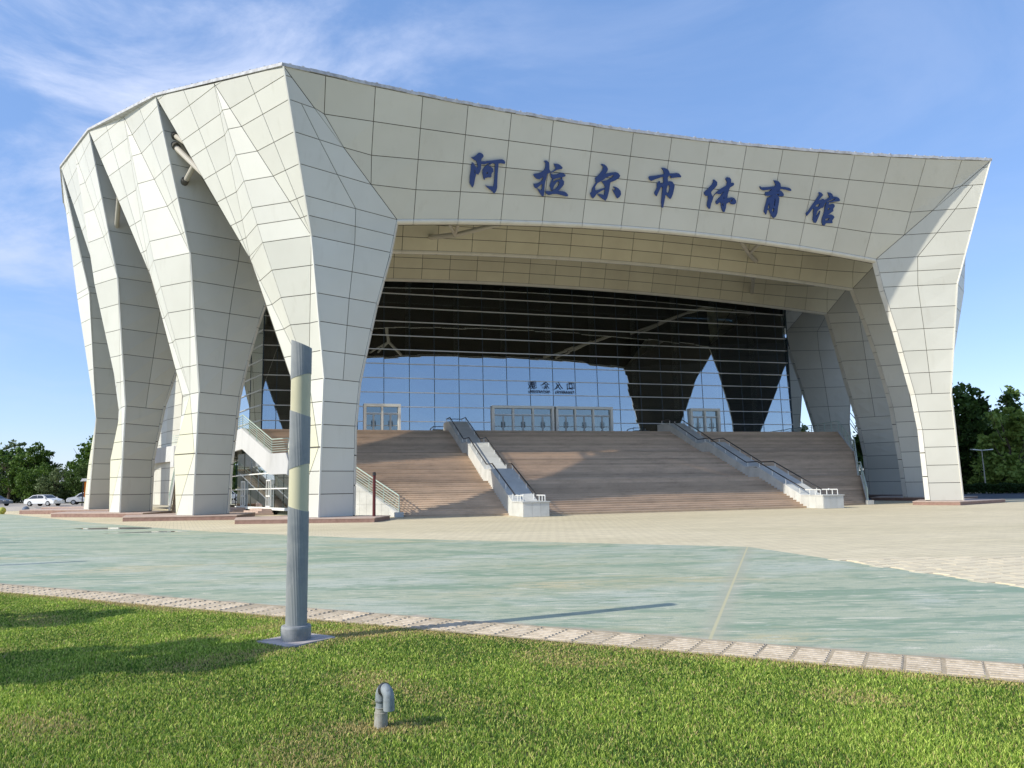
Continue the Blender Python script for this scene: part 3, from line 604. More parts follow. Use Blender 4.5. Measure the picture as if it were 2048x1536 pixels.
# ---- doors
for di, (du, dv) in enumerate(doors):
    dr = part('door_frame', hall); zt = 9.8; n = 2 if di in (0, 3) else 3; fv = VG+.22
    for x in (du, dv): MB().box(W(x-.24 if x == dv else x, fv+.1, ZB), W(x if x == dv else x+.24, VG-.1, zt)).build('jamb', m_white, dr)
    MB().box(W(du, fv+.12, zt-.20), W(dv, VG-.1, zt+.06)).build('lintel', m_white, dr)
    step_ = (dv-du-.26)/n
    for k in range(n):
        x0 = du+.13+k*step_; x1 = x0+step_
        if k: MB().box(W(x0-.085, fv+.02, ZB), W(x0+.085, VG-.1, zt-.14)).build('post', m_white, dr)
        MB().box(W(x0+.07, VG+.02, 9.02), W(x1-.07, VG, zt-.16)).build('fanlight', m_doorglass, dr); MB().box(W(x0+.06, VG+.09, 8.95), W(x1-.06, VG-.05, 9.03)).build('transom', m_mullion, dr)
        hw = (x1-x0-.12)/2
        for h in range(2):
            a = x0+.06+h*hw; b_ = a+hw; m = MB(); fw = .085
            m.box(W(a, VG+.07, ZB+.02), W(a+fw, VG, 8.93)); m.box(W(b_-fw, VG+.07, ZB+.02), W(b_, VG, 8.93)); m.box(W(a, VG+.072, 8.84), W(b_, VG, 8.94)); m.box(W(a, VG+.072, ZB+.02), W(b_, VG, ZB+.16)); m.box(W(a, VG+.072, ZB+.78), W(b_, VG, ZB+.86))
            m.build('door_leaf', mat('door_metal', (.42, .44, .43), .35, .5, .2) if not bpy.data.materials.get('door_metal') else bpy.data.materials['door_metal'], dr)
            MB().box(W(a+fw, VG+.04, ZB+.16), W(b_-fw, VG+.02, 8.84)).build('door_glass', m_doorglass, dr)
            hx = b_-.16 if h == 0 else a+.16
            MB().tube([W(hx, VG+.1, ZB+.72), W(hx, VG+.17, ZB+.80), W(hx, VG+.17, ZB+1.18), W(hx, VG+.1, ZB+1.26)], .028, 6).build('handle', m_darkrail, dr)
# ---- landing and covered walkways at entrance level
land = part('landing', hall)
MB().prism([W(*p, ZB-.30) for p in [(-29.4, -7.0), (-10, -9.35), (10, -9.35), (29.4, -7.0), (31.0, -14.4), (33.6, -24), (43.5, -46), (-43.5, -46), (-33.6, -24), (-31.0, -14.4)]], [W(*p, ZB) for p in [(-29.4, -7.0), (-10, -9.35), (10, -9.35), (29.4, -7.0), (31.0, -14.4), (33.6, -24), (43.5, -46), (-43.5, -46), (-33.6, -24), (-31.0, -14.4)]]).build('slab', m_step, land)
for s in (-1, 1):
    path = [(29.4, -7.0), (31.0, -14.4), (33.6, -24), (43.5, -46)]
    for a, b in zip(path, path[1:]): MB().bar(W(s*a[0], a[1], ZB-.80), W(s*b[0], b[1], ZB-.80), .3, 1.75).build('edge_beam', m_render, land)
# ---- ground floor glazing under the left walkway
gf = part('ground_floor_front', hall)
for s in (-1, 1):
    A_, B_ = (30.2, -14.5), (25.5, 0.3); nseg = 7
    def L_(t, z, o=0): return W(s*(A_[0]+(B_[0]-A_[0])*t+o), A_[1]+(B_[1]-A_[1])*t, z)
    for k in range(nseg):
        for c, d_ in ((.55, 2.0), (2.08, 3.25), (3.33, 4.3), (4.3, 5.2)):
            if d_ > 6.2-2.1*(k+1)/nseg: continue
            t0, t1 = k/nseg+.006, (k+1)/nseg-.006; MB().prism([L_(t0, c), L_(t1, c), L_(t1, d_), L_(t0, d_)], [L_(t0, c, -.02), L_(t1, c, -.02), L_(t1, d_, -.02), L_(t0, d_, -.02)]).build('pane', m_glass, gf)
    for z in (2.04, 3.29): MB().bar(L_(0, z, .06), L_(1, z, .06), .10, .09).build('transom', m_white, gf)
    MB().bar(L_(0, .45, .05), L_(1, .45, .05), .2, .2).build('sill', m_white, gf)
    for t in (.12, .60):
        f = part('side_door', gf) if False else gf
        for dt in (0, .035, .07): MB().bar(L_(t+dt, .5, .12), L_(t+dt, 2.75, .12), .09, .09).build('door_post', m_white, gf)
        for z in (.62, 1.45, 2.7): MB().bar(L_(t, z, .12), L_(t+.07, z, .12), .08, .10).build('door_rail', m_white, gf)
    MB().prism([W(s*29.9, -14.5, 0), W(s*25.2, .3, 0), W(s*24.0, .3, 0), W(s*24.5, -14.5, 0)], [W(s*29.9, -14.5, 6.3), W(s*25.2, .3, 3.2), W(s*24.0, .3, 3.2), W(s*24.5, -14.5, 6.3)]).build('ground_floor_core', m_inner, gf)
    for q_, (t, w_) in enumerate(((.12, .11), (.6, .11))):
        for st in range(3):
            MB().prism([L_(t-w_-.02*st, 0, .2), L_(t+w_+.02*st, 0, .2), L_(t+w_+.02*st, 0, .9+.38*st), L_(t-w_-.02*st, 0, .9+.38*st)], [L_(t-w_-.02*st, .46-.15*st, .2), L_(t+w_+.02*st, .46-.15*st, .2), L_(t+w_+.02*st, .46-.15*st, .9+.38*st), L_(t-w_-.02*st, .46-.15*st, .9+.38*st)]).build('door_step', m_pinkstone, gf)
# ---- stone plinths under the legs
PL = [[(-28.9, 12.3), (-21.2, 15.3), (-19.9, 12.2), (-25.5, 7.2), (-29.0, 8.5)], [(-36.5, 2.8), (-29.2, 5.0), (-28.2, -1.6), (-33, -5.5), (-37.2, -2.5)],
      [(-44.6, -12.5), (-36.6, -5.6), (-35.2, -11.5), (-39, -17.5), (-44.5, -17)], [(-51, -27), (-41.5, -18.6), (-39.8, -24), (-44, -31), (-51, -33)], [(-53, -42), (-44.5, -33), (-42, -37), (-46, -45), (-53, -46)]]
for n, q in enumerate(PL):
    h = OFn[n][2]+.01
    for s in (1, -1):
        cx, cy = sum(a for a, b in q)/5, sum(b for a, b in q)/5
        o = part('plinth', hall)
        MB().prism([W(s*a, b, -.02) for a, b in q], [W(s*a, b, h-.05) for a, b in q]).build('plinth_base', m_redstone, o)
        qq = [(cx+(a-cx)*1.008, cy+(b-cy)*1.008) for a, b in q]; MB().prism([W(s*a, b, h-.05) for a, b in qq], [W(s*a, b, h) for a, b in qq]).build('plinth_top', m_pinkstone, o)
# ================================================================== SIGNS
LET = {"a":[[[[-14.667,0.5087],[-14.575,0.4802],[-14.475,0.4907],[-14.365,0.5156],[-14.309,0.5518],[-14.259,0.5777],[-14.288,0.6097],[-14.316,0.6418],[-14.341,0.6792],[-14.415,0.7051],[-14.517,0.6913],[-14.648,0.6659],[-14.678,0.6082],[-14.644,0.5554]],[[-14.397,0.5422],[-14.325,0.5572],[-14.386,0.5869]]],[[[-14.718,0.4367],[-14.556,0.4345],[-14.422,0.4223],[-14.273,0.402],[-14.18,0.3897],[-14.057,0.3898],[-13.926,0.3997],[-13.864,0.4146],[-13.871,0.4252],[-13.979,0.4398],[-14.003,0.4638],[-13.953,0.532],[-14.016,0.5592],[-14.1,0.5853],[-14.31,0.5782],[-14.379,0.5105],[-14.226,0.5245],[-14.179,0.5187],[-14.252,0.488],[-14.33,0.4654],[-14.498,0.4584],[-14.63,0.4459]]],[[[-14.022,0.4654],[-13.656,0.4588],[-13.049,0.4406],[-12.682,0.4302],[-12.538,0.4269],[-12.386,0.4343],[-12.301,0.4495],[-12.31,0.4646],[-12.403,0.4666],[-12.614,0.4645],[-12.816,0.4726],[-12.998,0.4803],[-13.173,0.4691],[-13.52,0.4762],[-13.798,0.4903],[-14.004,0.4902]]],[[[-13.008,0.467],[-12.771,0.4639],[-12.759,0.5071],[-12.76,0.5615],[-12.74,0.6159],[-12.697,0.6925],[-12.735,0.7204],[-12.821,0.7445],[-12.905,0.7452],[-13.088,0.7232],[-13.354,0.7007],[-13.549,0.6752],[-13.325,0.6842],[-12.95,0.6837],[-12.947,0.6453],[-12.956,0.5637]]],[[[-13.738,0.5162],[-13.588,0.4957],[-13.375,0.4757],[-13.133,0.4659],[-13.327,0.4845],[-13.502,0.5],[-13.357,0.4996],[-13.205,0.5098],[-13.112,0.5222],[-13.072,0.5487],[-13.169,0.5579],[-13.188,0.5743],[-13.174,0.5931],[-13.218,0.6031],[-13.445,0.6054],[-13.617,0.6111],[-13.615,0.6273],[-13.678,0.6265],[-13.76,0.5992],[-13.824,0.5678],[-13.823,0.5411]],[[-13.599,0.5653],[-13.461,0.5558],[-13.432,0.5662],[-13.53,0.574]]]],"la":[[[[-9.508,0.4034],[-9.441,0.3932],[-9.311,0.3933],[-9.13,0.4151],[-9.07,0.4751],[-8.967,0.494],[-8.979,0.5059],[-9.121,0.5179],[-9.203,0.5233],[-9.213,0.5642],[-9.268,0.6028],[-9.28,0.6409],[-9.256,0.6964],[-9.264,0.7406],[-9.321,0.75],[-9.415,0.742],[-9.618,0.7058],[-9.817,0.6728],[-9.457,0.6896],[-9.453,0.6544],[-9.471,0.6196],[-9.473,0.5906],[-9.463,0.5498],[-9.635,0.5519],[-9.625,0.5114],[-9.43,0.4857],[-9.367,0.456],[-9.385,0.4217]]],[[[-10.18,0.5442],[-10.124,0.5335],[-9.872,0.526],[-9.625,0.5114],[-9.439,0.5263],[-9.463,0.5498],[-9.578,0.5686],[-9.717,0.5833],[-9.892,0.581],[-10.055,0.5656]]],[[[-10.079,0.6292],[-9.814,0.6234],[-9.633,0.6069],[-9.456,0.5846],[-9.407,0.6189],[-9.509,0.6259],[-9.762,0.6606],[-9.859,0.6747],[-9.972,0.6686],[-10.055,0.6463]]],[[[-8.782,0.4158],[-8.49,0.413],[-8.306,0.4235],[-8.113,0.4442],[-8.144,0.4594],[-8.504,0.4732],[-8.708,0.4906],[-8.909,0.5108],[-8.957,0.5056],[-8.797,0.4889],[-8.6,0.4628]]],[[[-8.945,0.52],[-8.907,0.5137],[-8.789,0.5238],[-8.552,0.5208],[-8.344,0.5078],[-8.178,0.4967],[-7.998,0.5017],[-7.833,0.5143],[-7.842,0.5293],[-8.052,0.5409],[-8.392,0.5541],[-8.707,0.5698],[-8.873,0.5542]]],[[[-8.774,0.5676],[-8.686,0.5695],[-8.726,0.5994],[-8.421,0.5722],[-8.122,0.5625],[-8.117,0.5417],[-8.063,0.541],[-8.035,0.5615],[-7.884,0.5834],[-7.881,0.6132],[-8.047,0.651],[-8.259,0.6861],[-8.539,0.692],[-8.771,0.6766],[-8.887,0.6425],[-8.868,0.6128]],[[-8.302,0.5825],[-8.233,0.5995],[-8.263,0.6296],[-8.453,0.6644],[-8.66,0.6784],[-8.589,0.6332],[-8.442,0.599]]],[[[-9.2,0.6987],[-9.108,0.6919],[-8.759,0.6913],[-8.416,0.6818],[-7.999,0.6818],[-7.776,0.6839],[-7.613,0.6942],[-7.461,0.7168],[-7.515,0.731],[-7.67,0.731],[-7.965,0.722],[-8.302,0.7134],[-8.649,0.7184],[-8.901,0.7306],[-9.062,0.721]]]],"er":[[[[-5.246,0.3704],[-5.185,0.3634],[-5.001,0.3666],[-4.803,0.3851],[-4.691,0.408],[-4.705,0.4297],[-4.844,0.4626],[-4.341,0.4414],[-4.053,0.4325],[-3.839,0.4418],[-3.691,0.4646],[-3.727,0.487],[-3.995,0.5188],[-4.4,0.5493],[-4.46,0.5097],[-4.291,0.4949],[-4.158,0.4666],[-4.314,0.4704],[-4.741,0.5012],[-5.026,0.5361],[-5.401,0.5719],[-5.49,0.5607],[-5.573,0.5188],[-5.425,0.4954],[-5.269,0.4686],[-5.082,0.426],[-5.068,0.3921]]],[[[-5.065,0.5428],[-4.712,0.5318],[-4.457,0.5128],[-4.375,0.5272],[-4.391,0.5835],[-4.391,0.6335],[-4.435,0.6842],[-4.474,0.7161],[-4.574,0.744],[-4.756,0.7319],[-5.052,0.7072],[-5.259,0.6785],[-5.032,0.6789],[-4.709,0.6844],[-4.718,0.6251],[-4.735,0.5942],[-4.858,0.571]]],[[[-5.476,0.5636],[-5.359,0.5683],[-5.505,0.6071],[-5.448,0.6451],[-5.293,0.6416],[-4.949,0.6203],[-4.73,0.6113],[-4.718,0.6251],[-4.931,0.6403],[-5.161,0.6618],[-5.324,0.6823],[-5.453,0.7149],[-5.562,0.7317],[-5.677,0.7174],[-5.81,0.6818],[-5.695,0.6589],[-5.692,0.6249]]],[[[-4.113,0.5877],[-3.907,0.5881],[-3.687,0.6025],[-3.501,0.6284],[-3.435,0.6624],[-3.514,0.6887],[-3.667,0.7096],[-3.761,0.6949],[-3.958,0.6563],[-4.143,0.6178],[-3.936,0.6309],[-3.933,0.6088]]]],"shi":[[[[-0.541,0.334],[-0.249,0.3327],[-0.025,0.3437],[0.091,0.3643],[0.173,0.3854],[0.486,0.3791],[0.714,0.3709],[0.908,0.3744],[1.115,0.4003],[1.105,0.4133],[0.744,0.4203],[0.285,0.4351],[0.333,0.4135],[0.118,0.4119],[0.056,0.4321],[0.111,0.473],[0.155,0.4917],[0.068,0.5672],[0.078,0.6221],[0.058,0.6939],[0.035,0.7628],[-0.057,0.7657],[-0.16,0.7132],[-0.193,0.6356],[-0.212,0.5712],[-0.237,0.536],[-0.382,0.5445],[-0.482,0.5847],[-0.61,0.6446],[-0.739,0.6334],[-0.82,0.6119],[-0.658,0.5517],[-0.73,0.5045],[-0.547,0.4762],[-0.451,0.5005],[-0.305,0.5048],[-0.205,0.4873],[-0.278,0.4402],[-0.291,0.4276],[-0.493,0.437],[-0.934,0.4659],[-1.194,0.4872],[-1.358,0.4752],[-1.441,0.451],[-1.362,0.4371],[-0.974,0.4265],[-0.523,0.4087],[-0.251,0.3982],[-0.357,0.3647]]],[[[0.038,0.4934],[0.138,0.4759],[0.295,0.4671],[0.465,0.4711],[0.69,0.5033],[0.694,0.5291],[0.655,0.6043],[0.578,0.6444],[0.501,0.6618],[0.394,0.6502],[0.122,0.6183],[0.008,0.6004],[0.045,0.5675]],[[0.135,0.5178],[0.295,0.5123],[0.331,0.5344],[0.336,0.5731],[0.294,0.6013],[0.115,0.5892],[0.098,0.5506]]]],"ti":[[[[3.743,0.3989],[3.866,0.4003],[4.101,0.4228],[4.127,0.4549],[4.014,0.4826],[3.833,0.5146],[3.716,0.5391],[3.842,0.5732],[3.905,0.5952],[4.136,0.5428],[4.338,0.5071],[4.619,0.4769],[4.925,0.4465],[4.929,0.4107],[4.833,0.3927],[4.754,0.3776],[4.838,0.357],[5.032,0.3558],[5.19,0.3745],[5.251,0.4125],[5.418,0.4085],[5.521,0.4216],[5.48,0.4384],[5.219,0.4649],[5.166,0.5015],[5.126,0.5478],[5.15,0.5866],[5.524,0.5696],[5.729,0.5748],[5.913,0.6015],[5.946,0.6272],[5.796,0.6458],[5.572,0.6459],[5.369,0.6227],[5.15,0.6457],[5.158,0.6916],[5.117,0.7384],[4.997,0.7419],[4.829,0.7065],[4.676,0.6429],[4.551,0.6415],[4.385,0.667],[4.284,0.6553],[4.265,0.6293],[4.488,0.5899],[4.735,0.5307],[4.787,0.5136],[4.513,0.5503],[4.168,0.5488],[4.002,0.5742],[3.956,0.6174],[3.886,0.6612],[3.867,0.7175],[3.792,0.7268],[3.582,0.6953],[3.568,0.6626],[3.587,0.6163],[3.533,0.581],[3.357,0.5869],[3.227,0.5692],[3.188,0.5469],[3.434,0.5074],[3.732,0.4509],[3.786,0.4242]],[[4.798,0.5919],[4.851,0.5747],[4.911,0.5935]],[[5.397,0.6157],[5.571,0.5869],[5.604,0.6028],[5.491,0.6209]],[[4.749,0.6418],[4.854,0.6468],[4.943,0.6784],[4.829,0.6669]]]],"yu":[[[[8.761,0.3358],[8.908,0.3338],[9.17,0.3414],[9.35,0.3612],[9.451,0.3949],[9.854,0.3941],[10.163,0.3978],[10.361,0.4109],[10.388,0.428],[10.211,0.4289],[9.845,0.4213],[9.462,0.4186],[9.409,0.4338],[9.572,0.4411],[9.789,0.4667],[9.847,0.4883],[9.708,0.4967],[9.41,0.501],[9.249,0.4953],[8.732,0.5045],[8.339,0.5119],[8.248,0.4922],[8.278,0.4692],[8.502,0.4676],[8.754,0.4334],[8.009,0.457],[7.82,0.4468],[7.677,0.4166],[7.738,0.4157],[7.84,0.4256],[8.375,0.4147],[8.904,0.3993],[9.021,0.3849]],[[9.179,0.4819],[9.446,0.4748],[9.371,0.492]],[[9.152,0.447],[9.29,0.4386],[9.307,0.4496]]],[[[8.497,0.5338],[8.766,0.5104],[9.089,0.4896],[9.326,0.4958],[9.501,0.519],[9.535,0.5667],[9.537,0.6183],[9.578,0.6792],[9.511,0.7192],[9.341,0.7431],[9.16,0.7248],[8.953,0.689],[8.844,0.6582],[8.662,0.6643],[8.666,0.6936],[8.634,0.7153],[8.44,0.6873],[8.437,0.632],[8.481,0.5923]],[[9.116,0.5246],[9.206,0.5426],[9.239,0.6067],[9.147,0.6049],[9.149,0.5725]],[[9.152,0.6339],[9.232,0.636],[9.251,0.6827],[9.04,0.6616]],[[8.764,0.5783],[8.757,0.6076],[8.878,0.6382],[8.672,0.6544],[8.666,0.6155]]]],"guan":[[[[12.781,0.4145],[12.858,0.4073],[12.997,0.4132],[13.186,0.4324],[13.034,0.4624],[12.882,0.4926],[13.126,0.4845],[13.26,0.4733],[13.457,0.4814],[13.572,0.4736],[13.785,0.449],[13.622,0.4173],[13.544,0.4029],[13.745,0.4002],[13.949,0.4129],[14.089,0.4388],[14.382,0.4364],[14.579,0.4444],[14.753,0.4666],[14.672,0.4784],[14.128,0.4937],[13.841,0.507],[13.811,0.5322],[14.188,0.5113],[14.301,0.5159],[14.412,0.5328],[14.312,0.5621],[14.371,0.586],[14.143,0.6112],[13.974,0.6325],[14.275,0.6247],[14.414,0.6287],[14.59,0.6446],[14.536,0.6641],[14.449,0.6873],[14.542,0.7014],[14.499,0.713],[13.958,0.722],[13.879,0.7501],[13.744,0.7492],[13.605,0.7169],[13.551,0.6737],[13.61,0.6351],[13.608,0.5913],[13.554,0.5484],[13.625,0.5163],[13.577,0.5046],[13.526,0.5053],[13.467,0.5435],[13.36,0.5701],[13.252,0.5685],[12.983,0.6071],[12.962,0.639],[12.941,0.6709],[13.066,0.6531],[13.232,0.6002],[13.257,0.6281],[13.187,0.6764],[13.126,0.7153],[13.055,0.7339],[12.921,0.733],[12.761,0.7023],[12.735,0.6583],[12.681,0.6276],[12.65,0.5808],[12.534,0.5888],[12.371,0.6293],[12.159,0.6723],[12.055,0.6501],[12.223,0.6189],[12.429,0.5589],[12.675,0.4925],[12.859,0.4368]],[[12.693,0.5612],[12.812,0.5406],[13.096,0.5255],[13.008,0.5628]],[[13.85,0.5876],[13.842,0.5629],[14.014,0.5572],[14.018,0.5727]],[[13.845,0.6972],[13.837,0.6785],[14.188,0.6619],[14.103,0.6867]],[[13.633,0.4929],[13.892,0.4784],[14.329,0.4493],[14.215,0.4709],[13.822,0.4964]]]]}
NM = ['a', 'la', 'er', 'shi', 'ti', 'yu', 'guan']
sign = hall_thing('building_sign', 'large blue brush-script characters fixed across the cream front fascia', 'sign', (0, 12.2, 23.4))
for key in NM:
    m = MB()
    for si, st in enumerate(LET[key]):
        loops = []
        for pl in st: loops.append([Vector((u, t*7.0, 0)) for u, t in pl])
        tris = tessellate_polygon(loops); flatp = [p for pl in st for p in pl]; off0, off1 = .03, .14+.004*si; k0 = len(m.v)
        def nrm_(u, t): a = surf(u+.1, t)-surf(u-.1, t); b = surf(u, t+.01)-surf(u, t-.01); n = a.cross(b).normalized(); return n if n.y > 0 else -n
        fr = [surf(u, t)+nrm_(u, t)*off1 for u, t in flatp]; bk = [surf(u, t)+nrm_(u, t)*off0 for u, t in flatp]
        m.v += [tuple(wv(p)) for p in fr]+[tuple(wv(p)) for p in bk]; nn = len(flatp)
        for a, b, c in tris: m.f.append((k0+a, k0+b, k0+c)); m.f.append((k0+nn+c, k0+nn+b, k0+nn+a))
        i0 = 0
        for pl in st:
            for i in range(len(pl)): j = (i+1) % len(pl); m.f.append((k0+i0+i, k0+i0+j, k0+nn+i0+j, k0+nn+i0+i))
            i0 += len(pl)
    m.build('character', m_blue, sign, base=wv((0, 12.2, 23.4)))
es = hall_thing('entrance_sign', 'small dark blue lettering on the glass above the middle doors', 'sign', (0, VG+.03, 11.6))
def text(body_, name, size, x, z, parent, m, bold=0.0, sx=1.0):
    cu = bpy.data.curves.new(name, 'FONT'); cu.body = body_; cu.size = size; cu.extrude = .012; cu.offset = bold; cu.align_x = 'CENTER'; cu.align_y = 'CENTER'; cu.materials.append(m)
    o = bpy.data.objects.new(name, cu); C.objects.link(o); o.parent = parent; o.location = (x, -.10, z); o.rotation_euler = (math.pi/2, 0, 0); o.scale = (sx, 1, 1)
    bpy.context.view_layer.update(); me = bpy.data.meshes.new_from_object(o.evaluated_get(bpy.context.evaluated_depsgraph_get())); q = bpy.data.objects.new(name, me); C.objects.link(q); q.parent = parent; q.location = o.location; q.rotation_euler = o.rotation_euler; q.scale = o.scale
    bpy.data.objects.remove(o); q.name = name; return q
for ch, x in (('\u89c2', -2.22), ('\u4f17', -.86), ('\u5165', .58), ('\u53e3', 1.92)): text(ch, 'character', .80, x, .36, es, m_darkblue, .010)
text('SPECTATOR', 'word', .34, -1.5, -.26, es, m_darkblue, .008, 1.18); text('ENTRANCE', 'word', .34, 1.25, -.26, es, m_darkblue, .008, 1.12)
# ================================================================== STAIRS
stair = hall_thing('entrance_staircase', 'wide brown granite entrance staircase in three bays rising to the glass front', 'staircase', (0, 12.4, 0))
SB = wv((0, 12.4, 0)); NS = 16; RISE = 7.0/48
def cfront(k):      # v of the front edge of step k (0..48) in the middle bay
    f, i = divmod(k, NS); return 12.4-f*7.15-(i)*(5.6/ (NS-1)) if k < 48 else -9.35
OUT = [(18.8, 8.6, 0), (21.3, 5.2, 2.333), (22.1, 3.9, 2.333), (25.8, -.6, 4.667), (27.0, -2.2, 4.667), (29.4, -7.0, 7.0)]
def outp(k):        # outer end of the front edge of step k
    f, i = divmod(k, NS); a, b = Vector(OUT[2*f]), Vector(OUT[2*f+1]); return a.lerp(b, i/(NS-1)*.999)
def sin_(k):        # inner end beside the ramp wall
    v = cfront(k); return v-1.3+1.0*min(1, k/40)
for k in range(48):
    f, i = divmod(k, NS); z0, z1 = k*RISE, (k+1)*RISE
    nx = k+1
    def back(kk): return (cfront(kk) if kk < 48 else -9.35)-.12
    m_ = MB().prism([W(-10.2, cfront(k), z0-.02), W(10.2, cfront(k), z0-.02), W(10.2, back(nx), z0-.02), W(-10.2, back(nx), z0-.02)], [W(-10.2, cfront(k), z1), W(10.2, cfront(k), z1), W(10.2, back(nx), z1), W(-10.2, back(nx), z1)])
    def nose(q, z):      # tread slab standing a little proud of the riser
        c = [(q[0][0], q[0][1]+.03), (q[1][0], q[1][1]+.03), (q[1][0], q[1][1]-.34), (q[0][0], q[0][1]-.34)]
        return [W(a, b, z-.042) for a, b in c], [W(a, b, z+.004) for a, b in c]
    m_.prism(*nose([(-10.2, cfront(k)), (10.2, cfront(k))], z1))
    m_.build('step', m_step, stair, base=SB)
    for s in (-1, 1):
        o0 = outp(k); o1 = outp(nx) if nx < 48 else Vector((29.4, -7.0, 7)); i0 = sin_(k); i1 = sin_(nx) if nx < 48 else -9.2
        q = [(s*11.8, i0), (s*o0.x, o0.y), (s*o1.x, o1.y-.12), (s*11.8, i1-.12)]
        MB().prism([W(a, b, z0-.02) for a, b in q], [W(a, b, z1) for a, b in q]).prism(*nose(q, z1)).build('step', m_step, stair, base=SB)
# ---- ramp walls between the bays
def prof(v):        # top of the ramp wall at v
    P = [(14.24, .95), (11.9, .95), (6.5, 3.2), (4.9, 3.2), (-.7, 5.55), (-2.6, 5.55), (-8.0, 7.85), (-10.2, 7.85)]
    for (a, za), (b, zb) in zip(P, P[1:]):
        if b <= v <= a: return za+(zb-za)*(a-v)/(a-b)
    return .95 if v > 14 else 7.85
for s, side_ in ((-1, 'left'), (1, 'right')):
    wl = hall_thing('ramp_wall', 'pale granite ramp wall with handrails between middle and %s stair bays' % side_, 'wall', (s*11.05, 14.24, 0), group='ramp walls on the staircase'); B = wv((s*11.05, 14.24, 0))
    br = [14.24, 11.9, 6.5, 4.9, -.7, -2.6, -8.0, -10.2]; u0, u1 = 10.21, 11.90
    m = MB(); bot = [W(s*u, v, -.02) for u, v in ((u0, 14.2), (u1, 14.2))]
    pts = [(v, prof(v)-.06) for v in br]
    for (a, za), (b, zb) in zip(pts, pts[1:]): m.prism([W(s*u0, a, -.02), W(s*u1, a, -.02), W(s*u1, b, -.02), W(s*u0, b, -.02)], [W(s*u0, a, za), W(s*u1, a, za), W(s*u1, b, zb), W(s*u0, b, zb)])
    m.build('core', m_joint, wl, base=B)
    for (a, za), (b, zb) in zip([(v, prof(v)) for v in br], [(v, prof(v)) for v in br][1:]):
        n = max(1, round((a-b)/1.1)); ov = .07 if a > 12 else .03
        for k in range(n):
            va, vb_ = a+(b-a)*k/n-.006, a+(b-a)*(k+1)/n+.006; z_a, z_b = za+(zb-za)*k/n, za+(zb-za)*(k+1)/n
            if a > 12 and k == 0: va += .09
            MB().prism([W(s*(u0-ov), va, z_a-.07), W(s*(u1+ov), va, z_a-.07), W(s*(u1+ov), vb_, z_b-.07), W(s*(u0-ov), vb_, z_b-.07)], [W(s*(u0-ov), va, z_a), W(s*(u1+ov), va, z_a), W(s*(u1+ov), vb_, z_b), W(s*(u0-ov), vb_, z_b)]).build('cap_slab', m_stone, wl, base=B)
    v = 14.24
    while v > -10.1:
        w_ = .74 if v < 11.8 else .78; v2 = max(v-w_, -10.2)
        za, zb = prof(v)-.075, prof(v2)-.075; zl = 0
        for u, o in ((u0, -.025), (u1, .025)):
            # the part standing above the steps
            kk = max(0, min(47, int((12.4-v)/7.15*16*1.02))) if v < 12 else 0; lo_ = max(0, prof(v)-2.3)
            MB().prism([W(s*u, v-.006, lo_), W(s*(u+o), v-.006, lo_), W(s*(u+o), v2+.006, lo_), W(s*u, v2+.006, lo_)], [W(s*u, v-.006, za), W(s*(u+o), v-.006, za), W(s*(u+o), v2+.006, zb), W(s*u, v2+.006, zb)]).build('stone_panel', m_stone, wl, base=B)
        v = v2
    for k in range(3):
        a, b = u0+(u1-u0)*k/3+.006, u0+(u1-u0)*(k+1)/3-.006
        MB().box(W(s*a, 14.24, .0), W(s*b, 14.275, .875)).build('stone_panel', m_stone, wl, base=B)
        MB().box(W(s*a, -10.2, 7.0), W(s*b, -10.23, 7.78)).build('stone_panel', m_stone, wl, base=B)
    # handrails: dark tube on short posts along both edges
    for u in (u0+.12, u1-.12):
        rv = [12.2]+br[2:-1]+[-9.6]; path = [W(s*u, a, prof(a)+.36) for a in rv]
        MB().tube(path, .045, 8).build('handrail', m_darkrail, wl, base=B)
        v = 11.6
        while v > -9.6: MB().tube([W(s*u, v, prof(v)), W(s*u, v, prof(v)+.34)], .032, 6).build('rail_post', m_steel, wl, base=B); v -= 1.62
        MB().tube([W(s*u, 12.2, 1.31), W(s*u, 13.85, 1.31)], .035, 8).build('end_rail', m_steel, wl, base=B)
        for vv in (13.85, 13.3, 12.7): MB().tube([W(s*u, vv, .95), W(s*u, vv, 1.31)], .03, 6).build('rail_post', m_steel, wl, base=B)
    MB().tube([W(s*(u0+.12), -9.6, 8.21), W(s*(u1-.12), -9.6, 8.21)], .035, 6).build('end_rail', m_darkrail, wl, base=B)
    MB().lathe([(0, -.07), (.05, -.05), (.07, 0), (.05, .05), (0, .07)], W(s*(u1-.12) if s < 0 else s*(u1-.9), 13.9, 1.33), 8).build('end_rail', m_steel, wl, base=B)
